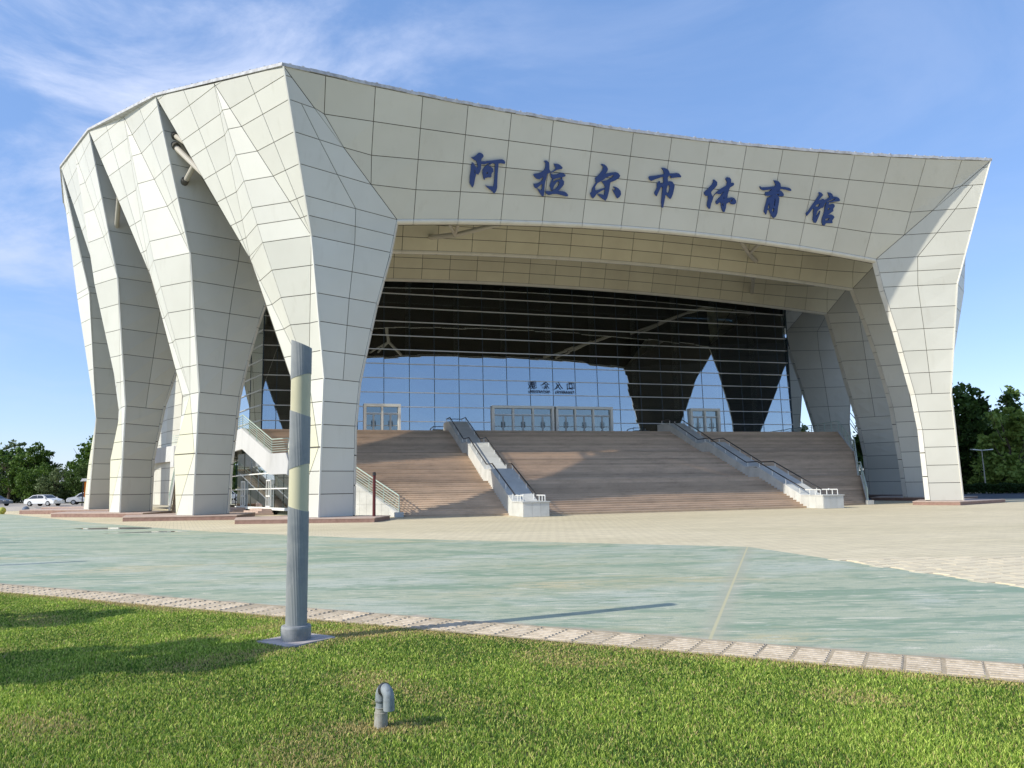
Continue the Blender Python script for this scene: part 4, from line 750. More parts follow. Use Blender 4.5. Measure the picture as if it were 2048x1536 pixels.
# ---- outer flanks of the stairs with their railings
for s, side_, how in ((-1, 'left', 'white railing and pale wall along the left edge of the staircase'), (1, 'right', 'pale green railing and low wall along the right edge of the staircase')):
    fl = hall_thing('stair_flank', how, 'railing', (s*18.9, 8.6, 0)); B = wv((s*18.9, 8.6, 0))
    PTS = [Vector(p) for p in OUT]+[Vector((31.0, -14.4, 7.0)), Vector((33.6, -24, 7.0))]
    PTS[0] = Vector((18.7, 8.7, .25))
    def G(p, dz=0, o=0): return W(s*(p.x+o), p.y, p.z+dz)
    for i, (a, b) in enumerate(zip(PTS, PTS[1:])):
        if i < 5:   # wall band; runs down to the ground near the foot
            la, lb = (max(0, a.z-1.55) if i else 0), (max(0, b.z-1.55) if i else 0)
            if i == 0: la = lb = 0
            if i in (1,): la = lb = 0
            MB().prism([G(Vector((a.x, a.y, la))), G(Vector((a.x+.25, a.y, la))), G(Vector((b.x+.25, b.y, lb))), G(Vector((b.x, b.y, lb)))], [G(a, .06), G(a, .06, .25), G(b, .06, .25), G(b, .06)]).build('flank_wall', m_render if i > 1 else m_stone, fl, base=B)
            if i < 2:  # cladding stones
                L_ = (b-a).length; n = max(1, round(L_/.85)); zt = 0
                for k in range(n):
                    for r in range(4):
                        pa, pb = a.lerp(b, k/n), a.lerp(b, (k+1)/n); z0, z1 = r*.85, min((r+1)*.85, 9); ta, tb_ = min(z1, pa.z-.02), min(z1, pb.z-.02)
                        if max(ta, tb_) <= z0+.06: continue
                        ta, tb_ = max(ta, z0), max(tb_, z0)
                        e0, e1 = pa.lerp(pb, .01), pa.lerp(pb, .99); o = .265
                        MB().prism([W(s*(e0.x+.25), e0.y, z0+.008), W(s*(e0.x+o+.01), e0.y, z0+.008), W(s*(e1.x+o+.01), e1.y, z0+.008), W(s*(e1.x+.25), e1.y, z0+.008)], [W(s*(e0.x+.25), e0.y, ta-.008), W(s*(e0.x+o+.01), e0.y, ta-.008), W(s*(e1.x+o+.01), e1.y, tb_-.008), W(s*(e1.x+.25), e1.y, tb_-.008)]).build('stone_panel', m_stone, fl, base=B)
    MB().box(W(s*18.55, 8.75, 0), W(s*19.15, 9.0, .33)).build('end_pier', m_stone, fl, base=B)
    mr = m_greenrail
    for lev, r in [(.16, .022), (.34, .022), (.52, .022), (.70, .022), (.88, .022), (1.10, .045)]:
        MB().tube([G(p, lev+.06, .12) for p in PTS], r, 6).build('rail', mr, fl, base=B)
    for a, b in zip(PTS, PTS[1:]):
        n = max(1, round((b-a).length/1.5))
        for k in range(n): p = a.lerp(b, k/n); MB().bar(G(p, .05, .12), G(p, 1.12, .12), .07 if (k or a.z > .3) else .12, .05).build('rail_post', mr, fl, base=B)
# ---- side staircase behind the left legs
ss = hall_thing('side_staircase', 'narrow stair with pale green rails seen between the left legs', 'staircase', (-34.0, -14.5, 0)); B = wv((-34.0, -14.5, 0))
for k in range(24):
    v = -14.0-k*.32; z = (k+1)*.17; MB().prism([W(-35.6-.02*k, v, z-.2), W(-33.6-.02*k, v, z-.2), W(-33.6-.02*k, v-.5, z-.2), W(-35.6-.02*k, v-.5, z-.2)], [W(-35.6-.02*k, v, z), W(-33.6-.02*k, v, z), W(-33.6-.02*k, v-.5, z), W(-35.6-.02*k, v-.5, z)]).build('step', m_step, ss, base=B)
for u in (-35.8, -33.4):
    MB().prism([W(u, -13.8, 0), W(u+.15, -13.8, 0), W(u-.35, -21.8, 3.2), W(u-.5, -21.8, 3.2)], [W(u, -13.8, .7), W(u+.15, -13.8, .7), W(u-.35, -21.8, 4.7), W(u-.5, -21.8, 4.7)]).build('string_wall', m_render, ss, base=B)
    for lev in (.2, .45, .7, .95): MB().tube([W(u, -13.8, .7+lev), W(u-.4, -21.8, 4.7+lev)], .035 if lev > .9 else .02, 6).build('rail', m_greenrail, ss, base=B)
cv = [(-36.6, -20.8), (-36.2, -19.9), (-35.2, -19.4), (-34.2, -19.5), (-33.0, -20.0)]
for a, b in zip(cv, cv[1:]):
    MB().bar(W(a[0], a[1], 5.3), W(b[0], b[1], 5.3), .2, 2.0).build('parapet', m_render, ss, base=B)
    for lev in (.2, .4, .6, .8, 1.0): MB().bar(W(a[0], a[1], 6.3+lev), W(b[0], b[1], 6.3+lev), .04, .05).build('rail', m_greenrail, ss, base=B)
# ================================================================== BANDED POLES
def banded_mat():
    m = mat('fluted_metal', (0.31, 0.32, 0.31), .5, .35, noise=[(2.5, 6, (0.21, 0.23, 0.24), .45, .7), (9, 5, (0.42, 0.42, 0.40), .6, .8, (1, 1, .3))]); return m
m_flute = banded_mat(); m_polecream = mat('pole_cream', (0.60, 0.56, 0.37), .5, .4, noise=[(3, 6, (0.46, 0.42, 0.27), .45, .75, (1, 1, .25))])
m_collar = mat('zinc_collar', (0.31, 0.315, 0.31), .6, .35, noise=[(4, 6, (0.13, 0.145, 0.15), .4, .7), (6, 4, (.30, .26, .2), .6, .75)])
def pole(loc, label, rot=0):
    t = thing('banded_pole', label, 'pole', loc, rot, 'banded metal poles along the lawn edge')
    R = .134; n = 126
    def seg(name, m, z0, t0, z1, t1, fl):
        b = MB(); k0 = 0
        for (z, tl) in ((z0, t0), (z1, t1)):
            for j in range(n):
                a = 2*math.pi*j/n; r = R-(.004 if fl and j % 3 == 0 else 0)-(.0 if fl else .006)
                x, y = r*math.cos(a), r*math.sin(a); b.v.append((x, y, z+tl*x))
        for j in range(n): b.f.append((j, (j+1) % n, n+(j+1) % n, n+j))
        b.f.append(tuple(range(n-1, -1, -1))); b.f.append(tuple(range(n, 2*n)))
        return b.build(name, m, t, smooth=False)
    seg('fluted_sleeve', m_flute, .18, 0, 1.66, -.30, True); seg('cream_sleeve', m_polecream, 1.56, -.2, 2.32, .3, False)
    seg('fluted_sleeve', m_flute, 2.20, .32, 2.90, -.36, True); seg('cream_sleeve', m_polecream, 2.75, -.2, 3.48, .3, False); seg('fluted_sleeve', m_flute, 3.385, .32, 3.83, -.42, True)
    MB().lathe([(0, 0), (.185, 0), (.188, .17), (.180, .195), (.14, .20), (0, .20)], n=40).build('collar', m_collar, t, smooth=False)
    for q in ([(-.50, -.18), (-.08, -.42), (-.04, -.06), (-.02, .30)][:0] or [(-.47, -.10), (.04, -.47), (.48, .10), (.44, .16)], [(-.49, -.07), (.43, .18), (-.03, .47), (-.06, .46)]):
        MB().prism([(x, y, -.02) for x, y in q], [(x, y, .022) for x, y in q]).build('base_slab', m_slab, t)
    return t
m_slab = mat('base_slab_stone', (0.50, 0.44, 0.41), .85, .2, noise=[(5, 6, (.38, .33, .30), .45, .7)])
P0 = pole((-2.80, 10.12, 0), 'grey and cream banded metal pole with fluted sleeves on the lawn', 0.0)
for q, lb in (((-25.2, 29.1, 0), 'banded metal pole standing out of frame beyond the left edge of the green square'), ((-17.5, 19.8, 0), 'banded metal pole standing on the lawn edge out of frame on the left')):
    c = copy_tree(P0); c.location = q; c['label'] = lb
# ---- bent vent pipe in the lawn
vt = thing('vent_pipe', 'short grey gooseneck vent pipe rising from the grass', 'pipe', (-1.10, 6.50, 0))
m_pvc = mat('weathered_pvc', (0.27, 0.30, 0.305), .6, .3, noise=[(25, 5, (.17, .19, .19), .45, .7)]); m_sock = mat('pvc_socket', (0.36, 0.35, 0.30), .7, .3, noise=[(18, 5, (.25, .22, .17), .45, .7)])
MB().lathe([(.055, -.02), (.053, .115), (.047, .118), (.046, .145), (.052, .15), (.052, .152), (0, .152)], n=24).build('socket', m_sock, vt, smooth=False)
MB().tube([(0, 0, .12), (0, 0, .205)], .041, 20).build('riser', m_pvc, vt, smooth=False)
arc = []
dv_ = Vector((.66, -.75, 0)).normalized()
for k in range(13):
    a = math.pi*k/12; arc.append(Vector((0, 0, .235))+dv_*(.058*(1-math.cos(a)))+Vector((0, 0, .066*math.sin(a))))
MB().tube([(0, 0, .195), (0, 0, .215)]+arc[:7], [.047]*9, 22).build('elbow', m_pvc, vt, smooth=True)
MB().tube([arc[5]+Vector((0, 0, 0))]+arc[6:]+[arc[-1]+Vector((0, 0, -.02)), arc[-1]+Vector((0, 0, -.085))], [.045]*10, 22, cap=False).build('elbow', m_pvc, vt, smooth=True)
MB().tube([arc[4].lerp(arc[5], .4), arc[6].lerp(arc[7], .3)], .053, 22).build('seal_ring', m_darkrail, vt, smooth=False)
# ---- maroon post near the stairs
mp_ = thing('maroon_post', 'slim dark red post standing on the square in front of the left stair wall', 'post', (-8.46, 47.09, 0))
m_mar = mat('maroon_paint', (0.10, 0.015, 0.015), .5, .4); MB().lathe([(.10, 0), (.09, 2.72), (.0, 2.74)], n=12).build('shaft', m_mar, mp_); MB().lathe([(.11, 2.70), (.11, 2.84), (.06, 2.90), (0, 2.9)], n=12).build('cap', m_darkrail, mp_)
# ---- stone balls
for (x, y), col, lb, nm in (((-51.0, 77.6), (.42, .42, .08), 'yellow painted stone ball at the far left of the green square', 'yellow_ball_paint'), ((-50.6, 80.7), (.13, .17, .24), 'grey-blue stone ball beside the yellow one on the square', 'blue_ball_paint')):
    t = thing('stone_ball', lb, 'bollard', (x, y, 0), group='painted stone balls'); mm = mat(nm, col, .6, .3, noise=(3, 4, tuple(c*.6 for c in col), .4, .7)); r = .34
    MB().lathe([(r*math.sin(math.pi*k/10), .36-r*math.cos(math.pi*k/10)) for k in range(11)], n=20).build('ball', mm, t, smooth=True); MB().lathe([(0, 0), (.24, 0), (.24, .05), (.2, .06)], n=16).build('foot', mm, t)
# ---- puddles
m_wet = mat('puddle_water', (0.05, 0.05, 0.055), .03, .6)
for i, (pts, lb) in enumerate((([(-24.2, 42.8), (-22.6, 41.6), (-19.6, 41.2), (-19.3, 42.3), (-21.2, 43.3), (-23.0, 43.4)], 'dark puddle on the green square left of the legs'), ([(-19.6, 37.0), (-18.4, 37.5), (-16.2, 37.6), (-15.8, 38.2), (-17.6, 38.4), (-19.2, 37.6)], 'narrow wet puddle on the green square nearer the camera'))):
    o = flat('puddle', pts, .003, m_wet, kind=None); tag(o, lb, 'puddle')
# ================================================================== CARS
m_carw = mat('car_white', (.72, .73, .74), .22, .6); m_card = mat('car_grey', (.05, .055, .07), .25, .6); m_cglass = mat('car_glass', (.015, .02, .022), .06, .8); m_rim = mat('wheel_rim', (.45, .46, .47), .3, .5, .8); m_lamp = mat('lamp_lens', (.6, .6, .58), .15, .6); m_tail = mat('tail_lens', (.35, .02, .02), .2, .6)
def car(loc, rz, label, m, kind='sedan'):
    t = thing('parked_car', label, 'car', loc, rz, 'cars parked on the left')
    if kind == 'sedan': prof_ = [(-2.35, .32), (-2.38, .62), (-2.25, .88), (-1.75, .98), (-1.1, 1.38), (-.35, 1.46), (.45, 1.42), (1.15, 1.02), (2.0, .84), (2.36, .66), (2.38, .32)]; gl = [(-1.62, .97), (-1.02, 1.33), (-.35, 1.40), (.42, 1.36), (1.02, 1.0)]
    elif kind == 'suv': prof_ = [(-2.25, .40), (-2.3, .75), (-2.2, 1.05), (-2.0, 1.52), (-1.6, 1.68), (.2, 1.70), (.75, 1.55), (1.25, 1.10), (2.1, .96), (2.32, .75), (2.32, .40)]; gl = [(-1.95, 1.08), (-1.8, 1.50), (-1.5, 1.60), (.15, 1.62), (.66, 1.48), (1.08, 1.10)]
    else: prof_ = [(-2.3, .42), (-2.34, .9), (-2.25, 1.85), (-2.1, 1.92), (1.0, 1.92), (1.5, 1.75), (1.9, 1.12), (2.3, .95), (2.34, .42)]; gl = [(-2.1, 1.12), (-2.08, 1.72), (1.0, 1.74), (1.36, 1.64), (1.68, 1.14)]
    W_ = .88; b = MB(); rows = []
    for y, ins in ((-W_, .0), (-W_*.97, .0), (W_*.97, .0), (W_, .0)):
        rows.append([(x*(.985 if abs(y) == W_ else 1), y*(1-.16*max(0, (z-.95)/.7)), z-(0.02 if abs(y) == W_ and z > 1 else 0)) for x, z in prof_])
    n = len(prof_); b.v = [p for r in rows for p in r]
    for i in range(3):
        for j in range(n): b.f.append((i*n+j, (i+1)*n+j, (i+1)*n+(j+1) % n, i*n+(j+1) % n))
    b.f.append(tuple(range(n))); b.f.append(tuple(range(4*n-1, 3*n-1, -1))); b.build('body', m, t)
    for s in (-1, 1):
        y = lambda z: s*(W_*(1-.16*max(0, (z-.95)/.7))+.012)
        mid = (gl[0][0]+gl[-1][0])/2
        for lo_, hi_ in ((-9, mid-.04), (mid+.04, 9)):
            q = []
            G_ = gl+[]
            for i in range(len(G_)):
                a, c = G_[i], G_[(i+1) % len(G_)]
                if lo_ <= a[0] <= hi_: q.append(a)
                for lim in (lo_, hi_):
                    if (a[0]-lim)*(c[0]-lim) < 0: f = (lim-a[0])/(c[0]-a[0]); q.append((lim, a[1]+(c[1]-a[1])*f))
            if len(q) >= 3: MB().prism([(x, y(z)-s*.03, z) for x, z in q], [(x, y(z), z) for x, z in q]).build('side_window', m_cglass, t)
        for x in (-1.42, 1.42):
            c = Vector((x, s*(W_-.09), .33)); wl_ = MB(); wl_.tube([c-Vector((0, .11, 0)), c+Vector((0, .11, 0))], .335, 18); wo_ = wl_.build('wheel', m_tyre, t)
            MB().tube([c+Vector((0, s*.10, 0)), c+Vector((0, s*.118, 0))], .215, 12).build('rim', m_rim, wo_)
        MB().box((2.22, s*.55-.18, .62), (2.36, s*.55+.2, .76)).build('headlight', m_lamp, t); MB().box((-2.30, s*.6-.18, .78), (-2.24-.08, s*.6+.2, .92)).build('tail_light', m_tail, t)
        MB().box((gl[-1][0]-.12, s*(W_+.02), gl[-1][1]+.0), (gl[-1][0]+.08, s*(W_+.18), gl[-1][1]+.14)).build('wing_mirror', m, t)
    f_, r_ = (gl[-1], gl[-2]), (gl[0], gl[1])
    for (p, q), nm, o in ((f_, 'windscreen', .09), (r_, 'rear_window', -.09)):
        MB().prism([(p[0]+o, -.72, p[1]-.02), (p[0]+o, .72, p[1]-.02), (q[0]+o, .62, q[1]), (q[0]+o, -.62, q[1])], [(p[0]+o*1.6, -.72, p[1]+.02), (p[0]+o*1.6, .72, p[1]+.02), (q[0]+o*1.6, .62, q[1]+.03), (q[0]+o*1.6, -.62, q[1]+.03)]).build(nm, m_cglass, t)
    return t
car((-61.0, 101.0, .38), math.radians(-14), 'white saloon car parked side-on nearest the square', m_carw)
car((-60.6, 110.2, .38), math.radians(195), 'white off-road car just behind the white saloon, facing away', m_carw, 'suv')
car((-57.3, 112.0, .38), math.radians(185), 'white van mostly hidden behind the orange sign box', m_carw, 'van')
car((-72.0, 107.5, .38), math.radians(-10), 'dark grey car cut by the left edge of the picture', m_card)
# ---- orange box on a frame
ob = thing('sign_box', 'orange box sign on dark legs beside the far left hall leg', 'sign', (-53.2, 98.0, .38), math.radians(28))
m_or = mat('orange_panel', (.72, .19, .01), .5, .4); MB().box((-.9, -.12, 1.05), (1.1, .12, 3.0)).build('panel', m_or, ob)
for x in (-1.05, 1.15): MB().box((x-.06, -.08, 0), (x+.06, .08, 3.1)).build('leg', m_darkrail, ob)
MB().prism([(-1.4, -.5, 3.05), (1.4, -.5, 3.05), (1.4, .5, 3.05), (-1.4, .5, 3.05)], [(-1.3, -.4, 3.15), (1.3, -.4, 3.15), (1.2, .1, 3.4), (-1.2, .1, 3.4)]).build('roof', m_roof, ob); MB().box((-.8, -.3, .3), (.1, .3, .9)).build('base_box', m_darkrail, ob)
# ================================================================== TREES
def leaf_mat(name, c1, c2):
    m = bpy.data.materials.new(name); m.use_nodes = True; t = m.node_tree; b = t.nodes['Principled BSDF']; b.inputs['Roughness'].default_value = .55; b.inputs['Specular IOR Level'].default_value = .25
    at = N(t, 'ShaderNodeAttribute'); at.attribute_name = 'tint'; mi = N(t, 'ShaderNodeMix', data_type='RGBA'); mi.inputs['A'].default_value = (*c1, 1); mi.inputs['B'].default_value = (*c2, 1); t.links.new(at.outputs['Fac'], mi.inputs['Factor']); t.links.new(mi.outputs['Result'], b.inputs['Base Color'])
    tr = N(t, 'ShaderNodeBsdfTranslucent'); t.links.new(mi.outputs['Result'], tr.inputs[0]); ms = N(t, 'ShaderNodeMixShader', inp={0: .3}); t.links.new(b.outputs[0], ms.inputs[1]); t.links.new(tr.outputs[0], ms.inputs[2]); t.links.new(ms.outputs[0], t.nodes['Material Output'].inputs[0]); return m
m_bark = mat('bark', (.14, .11, .085), .9, .1, noise=(3, 5, (.08, .065, .05), .4, .7))
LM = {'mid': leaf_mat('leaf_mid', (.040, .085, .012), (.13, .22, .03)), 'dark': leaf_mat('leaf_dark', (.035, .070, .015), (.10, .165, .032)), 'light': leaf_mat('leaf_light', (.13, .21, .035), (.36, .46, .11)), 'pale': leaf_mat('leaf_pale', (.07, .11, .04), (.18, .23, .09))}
def crown_mesh(nleaf, size, blobs, seed):
    r = np.random.default_rng(seed); P = []; w_ = np.array([b[3]**2 for b in blobs]); w_ = w_/w_.sum(); ch = r.choice(len(blobs), nleaf, p=w_); bl = np.array(blobs)[ch]
    dr_ = r.normal(size=(nleaf, 3)); dr_ /= np.linalg.norm(dr_, axis=1)[:, None]; rad = r.random(nleaf)**.33
    # leaf clumps: snap towards random clump centres
    c = bl[:, :3]+dr_*rad[:, None]*bl[:, 3:4]*np.array([1, 1, bl[0, 4]]); ncl = max(30, nleaf//45); cc = c[r.integers(0, nleaf, ncl)]; k = r.integers(0, ncl, nleaf)
    use = r.random(nleaf) < .8; c = np.where(use[:, None], cc[k]+r.normal(size=(nleaf, 3))*np.array([.30, .30, .22])*blobs[0][3]*.42, c)
    a = r.normal(size=(nleaf, 3)); a /= np.linalg.norm(a, axis=1)[:, None]; b = np.cross(a, r.normal(size=(nleaf, 3))); b /= np.linalg.norm(b, axis=1)[:, None]; s = size*r.uniform(.6, 1.3, (nleaf, 1))
    V = np.stack([c-a*s, c+b*s*.55, c+a*s, c-b*s*.55], 1).reshape(-1, 3); me = bpy.data.meshes.new('crown'); me.vertices.add(len(V)); me.vertices.foreach_set('co', V.reshape(-1)); me.loops.add(nleaf*4); me.loops.foreach_set('vertex_index', np.arange(nleaf*4, dtype=np.int32)); me.polygons.add(nleaf); me.polygons.foreach_set('loop_start', np.arange(0, nleaf*4, 4, dtype=np.int32)); me.update(calc_edges=True)
    clt = r.random(ncl); t = np.where(use, clt[k]*.7+.3*r.random(nleaf), r.random(nleaf)); fa = me.attributes.new('tint', 'FLOAT', 'POINT'); fa.data.foreach_set('value', np.repeat(t, 4).astype(np.float32)); return me
def blobs_round(r, H, R, low=.32, n=14): return [(r.uniform(-R, R)*.62, r.uniform(-R, R)*.62, H*(low+(1-low)*q)-R*.35*0, R*r.uniform(.38, .6)*(1.05-.45*q), 1.0) for q in np.linspace(.05, .88, n)]
def blobs_col(r, H, R, n=12): return [(r.uniform(-R, R)*.25, r.uniform(-R, R)*.25, H*(.14+.8*q), R*(1.05-.75*q**1.4)*r.uniform(.8, 1.1), 1.3) for q in np.linspace(0, 1, n)]
def trunk_mesh(H, r0, seed, bare=.5):
    r = random.Random(seed); b = MB(); p = [(0, 0, -.1), (r.uniform(-.1, .1), r.uniform(-.1, .1), H*.2), (r.uniform(-.3, .3), r.uniform(-.3, .3), H*.5), (r.uniform(-.4, .4), r.uniform(-.4, .4), H*.85)]; b.tube(p, [r0*1.25, r0, r0*.7, r0*.2], 8)
    for k in range(7):
        z = H*r.uniform(.22, .65); a = r.uniform(0, 6.28); L_ = H*r.uniform(.16, .28); st = Vector((0, 0, z)); b.tube([st, st+Vector((math.cos(a), math.sin(a), .8))*L_*.5, st+Vector((math.cos(a)*1.1, math.sin(a)*1.1, 1.3))*L_], [r0*.45, r0*.28, r0*.1], 5)
    return b
cache = {}
def tree(name, kind, var, loc, H, label, shape='round', group=None, nleaf=5200, size=.30, wide=.34):
    t = thing(name, label, 'tree', loc, random.uniform(0, 6.28), group); key = (kind, var, shape, nleaf)
    if key not in cache:
        r = np.random.default_rng(hash((var, len(shape))) % 1000+var*17); bl = blobs_round(r, 10, 10*wide) if shape == 'round' else (blobs_col(r, 10, 10*wide*.62) if shape == 'column' else blobs_round(r, 10, 10*wide, .06, 16))
        me = crown_mesh(nleaf, size, bl, var); me.materials.append(LM[kind]); tb_ = trunk_mesh(10, .2, var); tm_ = bpy.data.meshes.new('trunk'); tm_.from_pydata(tb_.v, [], tb_.f); tm_.materials.append(m_bark); cache[key] = (me, tm_)
    for nm, me in zip(('crown', 'trunk'), cache[key]): o = bpy.data.objects.new(nm, me); C.objects.link(o); o.parent = t; o.scale = (H/10,)*3
    return t
LG, RG = 'trees behind the car park', 'trees beyond the road on the right'
lt = [('round', 'mid', 1, -113, 150, 11.5, 'leftmost dense green tree at the picture edge'), ('open', 'pale', 2, -97.5, 148, 12.3, 'pale thin-leaved tree rising highest at the left picture edge'), ('round', 'mid', 3, -91, 140, 10.0, 'rounded green tree behind the dark car'), ('round', 'mid', 4, -84.5, 137, 10.2, 'bright green broad tree above the white saloon car'), ('bush', 'mid', 5, -79, 128, 6.6, 'low bushy tree right behind the white saloon car'), ('bush', 'pale', 6, -74, 126, 6.2, 'greyish low tree behind the white off-road car'),
      ('column', 'dark', 7, -86.0, 158, 13.4, 'narrow dark poplar top left of the tall green tree'), ('column', 'dark', 8, -84.0, 159, 13.8, 'second narrow dark poplar top beside the first'), ('round', 'mid', 9, -78, 146, 12.6, 'tall green tree next to the far left leg'), ('round', 'dark', 10, -71.5, 143, 12.9, 'darker tall tree partly hidden by the far left leg'), ('bush', 'dark', 11, -86, 126, 5.4, 'dark low bush in the shade left of the saloon'), ('bush', 'dark', 12, -68, 124, 6.5, 'dark bush behind the orange sign box'),
      ('round', 'dark', 16, -75.5, 155, 12.0, 'dark green tree filling the gap before the far left leg'), ('bush', 'mid', 17, -72.5, 130, 7.5, 'green bushy tree between the cars and the far left leg'), ('bush', 'dark', 13, -97, 130, 6.2, 'dark low bush behind the dark grey car'), ('round', 'mid', 14, -104, 141, 9.5, 'green tree between the edge tree and the pale tree'), ('bush', 'mid', 11, -107, 128, 6.0, 'low green bush at the far left edge'), ('round', 'dark', 15, -63, 150, 11.5, 'dark tree hidden behind the far left leg')]
for sh, kd, vr, x, y, H, lb in lt: tree('broadleaf_tree' if sh != 'bush' else 'bushy_tree', kd, vr, (x, y, 0), H, lb, sh, LG, nleaf=6500 if sh != 'column' else 3500, size=.26, wide=.36 if sh != 'bush' else .5)
rt = [('column', 'dark', 21, 63.2, 116, 14.5, 'dark narrow tree nearest the right leg'), ('column', 'dark', 22, 66.8, 115, 16.6, 'tallest dark tree right of the hall'), ('column', 'dark', 23, 70.3, 117, 16.2, 'dark tree just right of the tallest one'), ('column', 'dark', 24, 74.6, 115, 15.8, 'dark pointed tree with a separate top near the right edge'), ('round', 'dark', 25, 68.5, 112, 10.5, 'dark lower tree filling the mass right of the hall'), ('round', 'dark', 26, 78.5, 113, 12.5, 'dark tree at the right picture edge'), ('column', 'dark', 21, 60.0, 118, 12.5, 'dark tree hidden behind the right front leg'),
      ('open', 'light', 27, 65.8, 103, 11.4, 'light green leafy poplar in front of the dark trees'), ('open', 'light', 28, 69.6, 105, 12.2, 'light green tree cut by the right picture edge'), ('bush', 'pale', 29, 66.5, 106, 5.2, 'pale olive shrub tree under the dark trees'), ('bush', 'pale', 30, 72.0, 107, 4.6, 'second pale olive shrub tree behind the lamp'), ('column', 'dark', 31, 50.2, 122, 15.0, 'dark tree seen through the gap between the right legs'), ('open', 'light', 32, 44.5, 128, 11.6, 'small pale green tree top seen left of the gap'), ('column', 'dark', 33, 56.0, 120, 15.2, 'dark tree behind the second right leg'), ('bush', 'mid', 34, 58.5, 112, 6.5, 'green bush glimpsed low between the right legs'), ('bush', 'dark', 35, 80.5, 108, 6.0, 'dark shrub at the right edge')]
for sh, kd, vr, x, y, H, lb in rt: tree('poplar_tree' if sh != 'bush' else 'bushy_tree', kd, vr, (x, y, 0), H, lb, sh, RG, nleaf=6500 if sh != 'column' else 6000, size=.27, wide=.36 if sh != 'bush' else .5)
RL = ['dark tree outside the right edge, nearest the square', 'green tree outside the right edge behind the first', 'third dark tree away to the right, out of frame', 'green tree beside the photographer on the far right', 'dark tree furthest right, beyond the road', 'dark tree behind the photographer on the right', 'green tree behind the photographer, right of the middle', 'dark tree straight behind the photographer', 'green tree behind the photographer on the left', 'green tree beyond the furthest dark one, out of frame']
# trees the glass reflects, to the right of and behind the photographer; two small ones on the left throw the long shadows on the lawn
for i, (x, y, H, kd) in enumerate(((62, 8, 13, 'dark'), (70, 16, 14, 'mid'), (76, 26, 12, 'dark'), (58, -6, 12, 'mid'), (84, 34, 13, 'dark'), (46, -22, 12, 'dark'), (30, -34, 12, 'mid'), (12, -40, 11, 'dark'), (-8, -42, 11, 'mid'), (92, 44, 13, 'mid'))):
    tree('broadleaf_tree', kd, 21+i % 4 if kd == 'dark' else 1+i % 4, (x, y, 0), H, RL[i], 'column' if kd == 'dark' else 'round', 'trees mirrored in the glass', nleaf=6000 if kd == 'dark' else 6500)
tree('young_tree', 'mid', 41, (-10.55, 6.4, 0), 5.6, 'young tree on the lawn just outside the left edge, casting the long shadow', 'round', 'young trees left of the picture', nleaf=5200, size=.30, wide=.20)
tree('young_tree', 'mid', 41, (-12.9, 9.6, 0), 4.9, 'young tree outside the left edge, second from the path', 'round', 'young trees left of the picture', nleaf=5200, size=.30, wide=.20)
# ---- hedge along the road on the right
m_hedgecore = mat('hedge_core', (.02, .03, .012), .9, .1)
def hedge(pts, w_, h, label, nleaf):
    t = thing('hedge', label, 'hedge', (pts[0][0], pts[0][1], 0)); r = np.random.default_rng(5); a, b = np.array(pts[0]), np.array(pts[1]); L_ = np.linalg.norm(b-a); d_ = (b-a)/L_; n_ = np.array([-d_[1], d_[0]])
    s = r.random(nleaf)*L_; o = r.uniform(-w_/2, w_/2, nleaf); z = r.random(nleaf)**.6*h*(1+.08*np.sin(s*2.3)); c = np.stack([d_[0]*s+n_[0]*o, d_[1]*s+n_[1]*o, z], 1); aa = r.normal(size=(nleaf, 3)); aa /= np.linalg.norm(aa, axis=1)[:, None]; bb = np.cross(aa, r.normal(size=(nleaf, 3))); bb /= np.linalg.norm(bb, axis=1)[:, None]; q = .13 if h < 2 else .26
    V = np.stack([c-aa*q, c+bb*q*.6, c+aa*q, c-bb*q*.6], 1).reshape(-1, 3); a0_, b0_ = Vector((*a, 0)), Vector((*b, 0)); MB().bar(a0_+Vector((0, 0, h*.42)), b0_+Vector((0, 0, h*.42)), w_*.8, h*.84).build('branches', m_hedgecore, t); m = MB(); m.v = [tuple(x) for x in V]; m.f = [tuple(range(4*i, 4*i+4)) for i in range(nleaf)]; m.build('foliage', LM['dark'], t)
    return t
hedge([(46, 104), (95, 84)], 1.6, 1.25, 'long low dark clipped hedge beyond the road on the right', 26000)
hedge([(-135, 156), (-58, 141)], 2.4, 3.6, 'tall shaded hedge behind the trees of the car park', 20000)
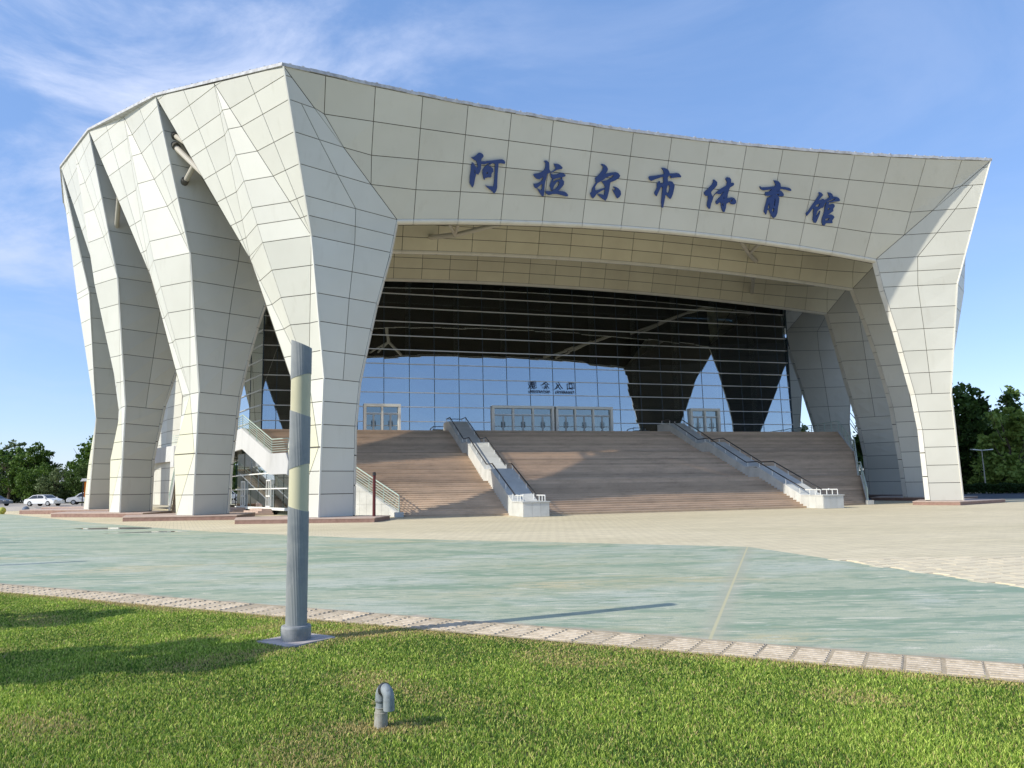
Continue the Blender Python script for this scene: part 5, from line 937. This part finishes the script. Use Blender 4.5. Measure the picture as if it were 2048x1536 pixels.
# ---- lamps, banner, people-height details on the right
def lamp(loc, label, H=5.6):
    t = thing('street_lamp', label, 'lamp', loc, .3, 'flat-headed lamps on the right'); MB().tube([(0, 0, 0), (-.12, 0, H)], [.09, .05], 10).build('pole', m_pipe, t)
    for s in (-1, 1): MB().prism([(s*.1-.12, -.12, H-.1), (s*1.7-.12, -.2, H-.02), (s*1.7-.12, .2, H-.02), (s*.1-.12, .12, H-.1)], [(s*.1-.12, -.12, H-.02), (s*1.7-.12, -.2, H+.1), (s*1.7-.12, .2, H+.1), (s*.1-.12, .12, H-.02)]).build('lamp_head', m_mullion, t)
lamp((60.7, 100, 0), 'double-armed street lamp in front of the dark trees'); lamp((67.6, 112, 0), 'second lamp pole just right behind the double-armed one', 5.0); lamp((66.0, 120, 0), 'upper thin lamp behind the trees', 9.0)
bn = thing('banner', 'dark red banner board with a pale patch at the right edge', 'sign', (70.6, 105, .4), -.3); MB().box((-1.8, -.05, .5), (1.8, .05, 2.2)).build('board', mat('red_board', (.22, .01, .03), .5), bn); MB().box((-.1, -.09, .5), (1.6, -.051, 1.5)).build('pale_patch', m_white, bn)
for x in (-1.7, 1.7): MB().box((x-.05, -.04, -.4), (x+.05, .04, .5)).build('leg', m_darkrail, bn)

# ---- far belt of trees all round the horizon
def belt():
    r = np.random.default_rng(11); n = 60000; a = r.uniform(0, 2*math.pi, n); R_b = 430+60*np.sin(a*3+1)+r.normal(0, 9, n); h = (5.5+1.8*np.sin(a*47)+1.5*np.sin(a*113+2)+.9*np.sin(a*271))*r.random(n)**.6
    c = np.stack([R_b*np.cos(a), 60+R_b*np.sin(a), h], 1); aa = r.normal(size=(n, 3)); aa /= np.linalg.norm(aa, axis=1)[:, None]; bb = np.cross(aa, r.normal(size=(n, 3))); bb /= np.linalg.norm(bb, axis=1)[:, None]; q = r.uniform(.7, 1.6, (n, 1))
    V = np.stack([c-aa*q, c+bb*q*.7, c+aa*q, c-bb*q*.7], 1).reshape(-1, 3); me = bpy.data.meshes.new('tree_belt'); me.vertices.add(len(V)); me.vertices.foreach_set('co', V.reshape(-1)); me.loops.add(n*4); me.loops.foreach_set('vertex_index', np.arange(n*4, dtype=np.int32)); me.polygons.add(n); me.polygons.foreach_set('loop_start', np.arange(0, n*4, 4, dtype=np.int32)); me.update(calc_edges=True)
    fa = me.attributes.new('tint', 'FLOAT', 'POINT'); fa.data.foreach_set('value', np.repeat(r.random(n)*.6, 4).astype(np.float32)); me.materials.append(LM['mid']); o = bpy.data.objects.new('tree_belt', me); C.objects.link(o); tag(o, 'far belt of trees along the horizon', 'trees', kind='stuff')
belt()
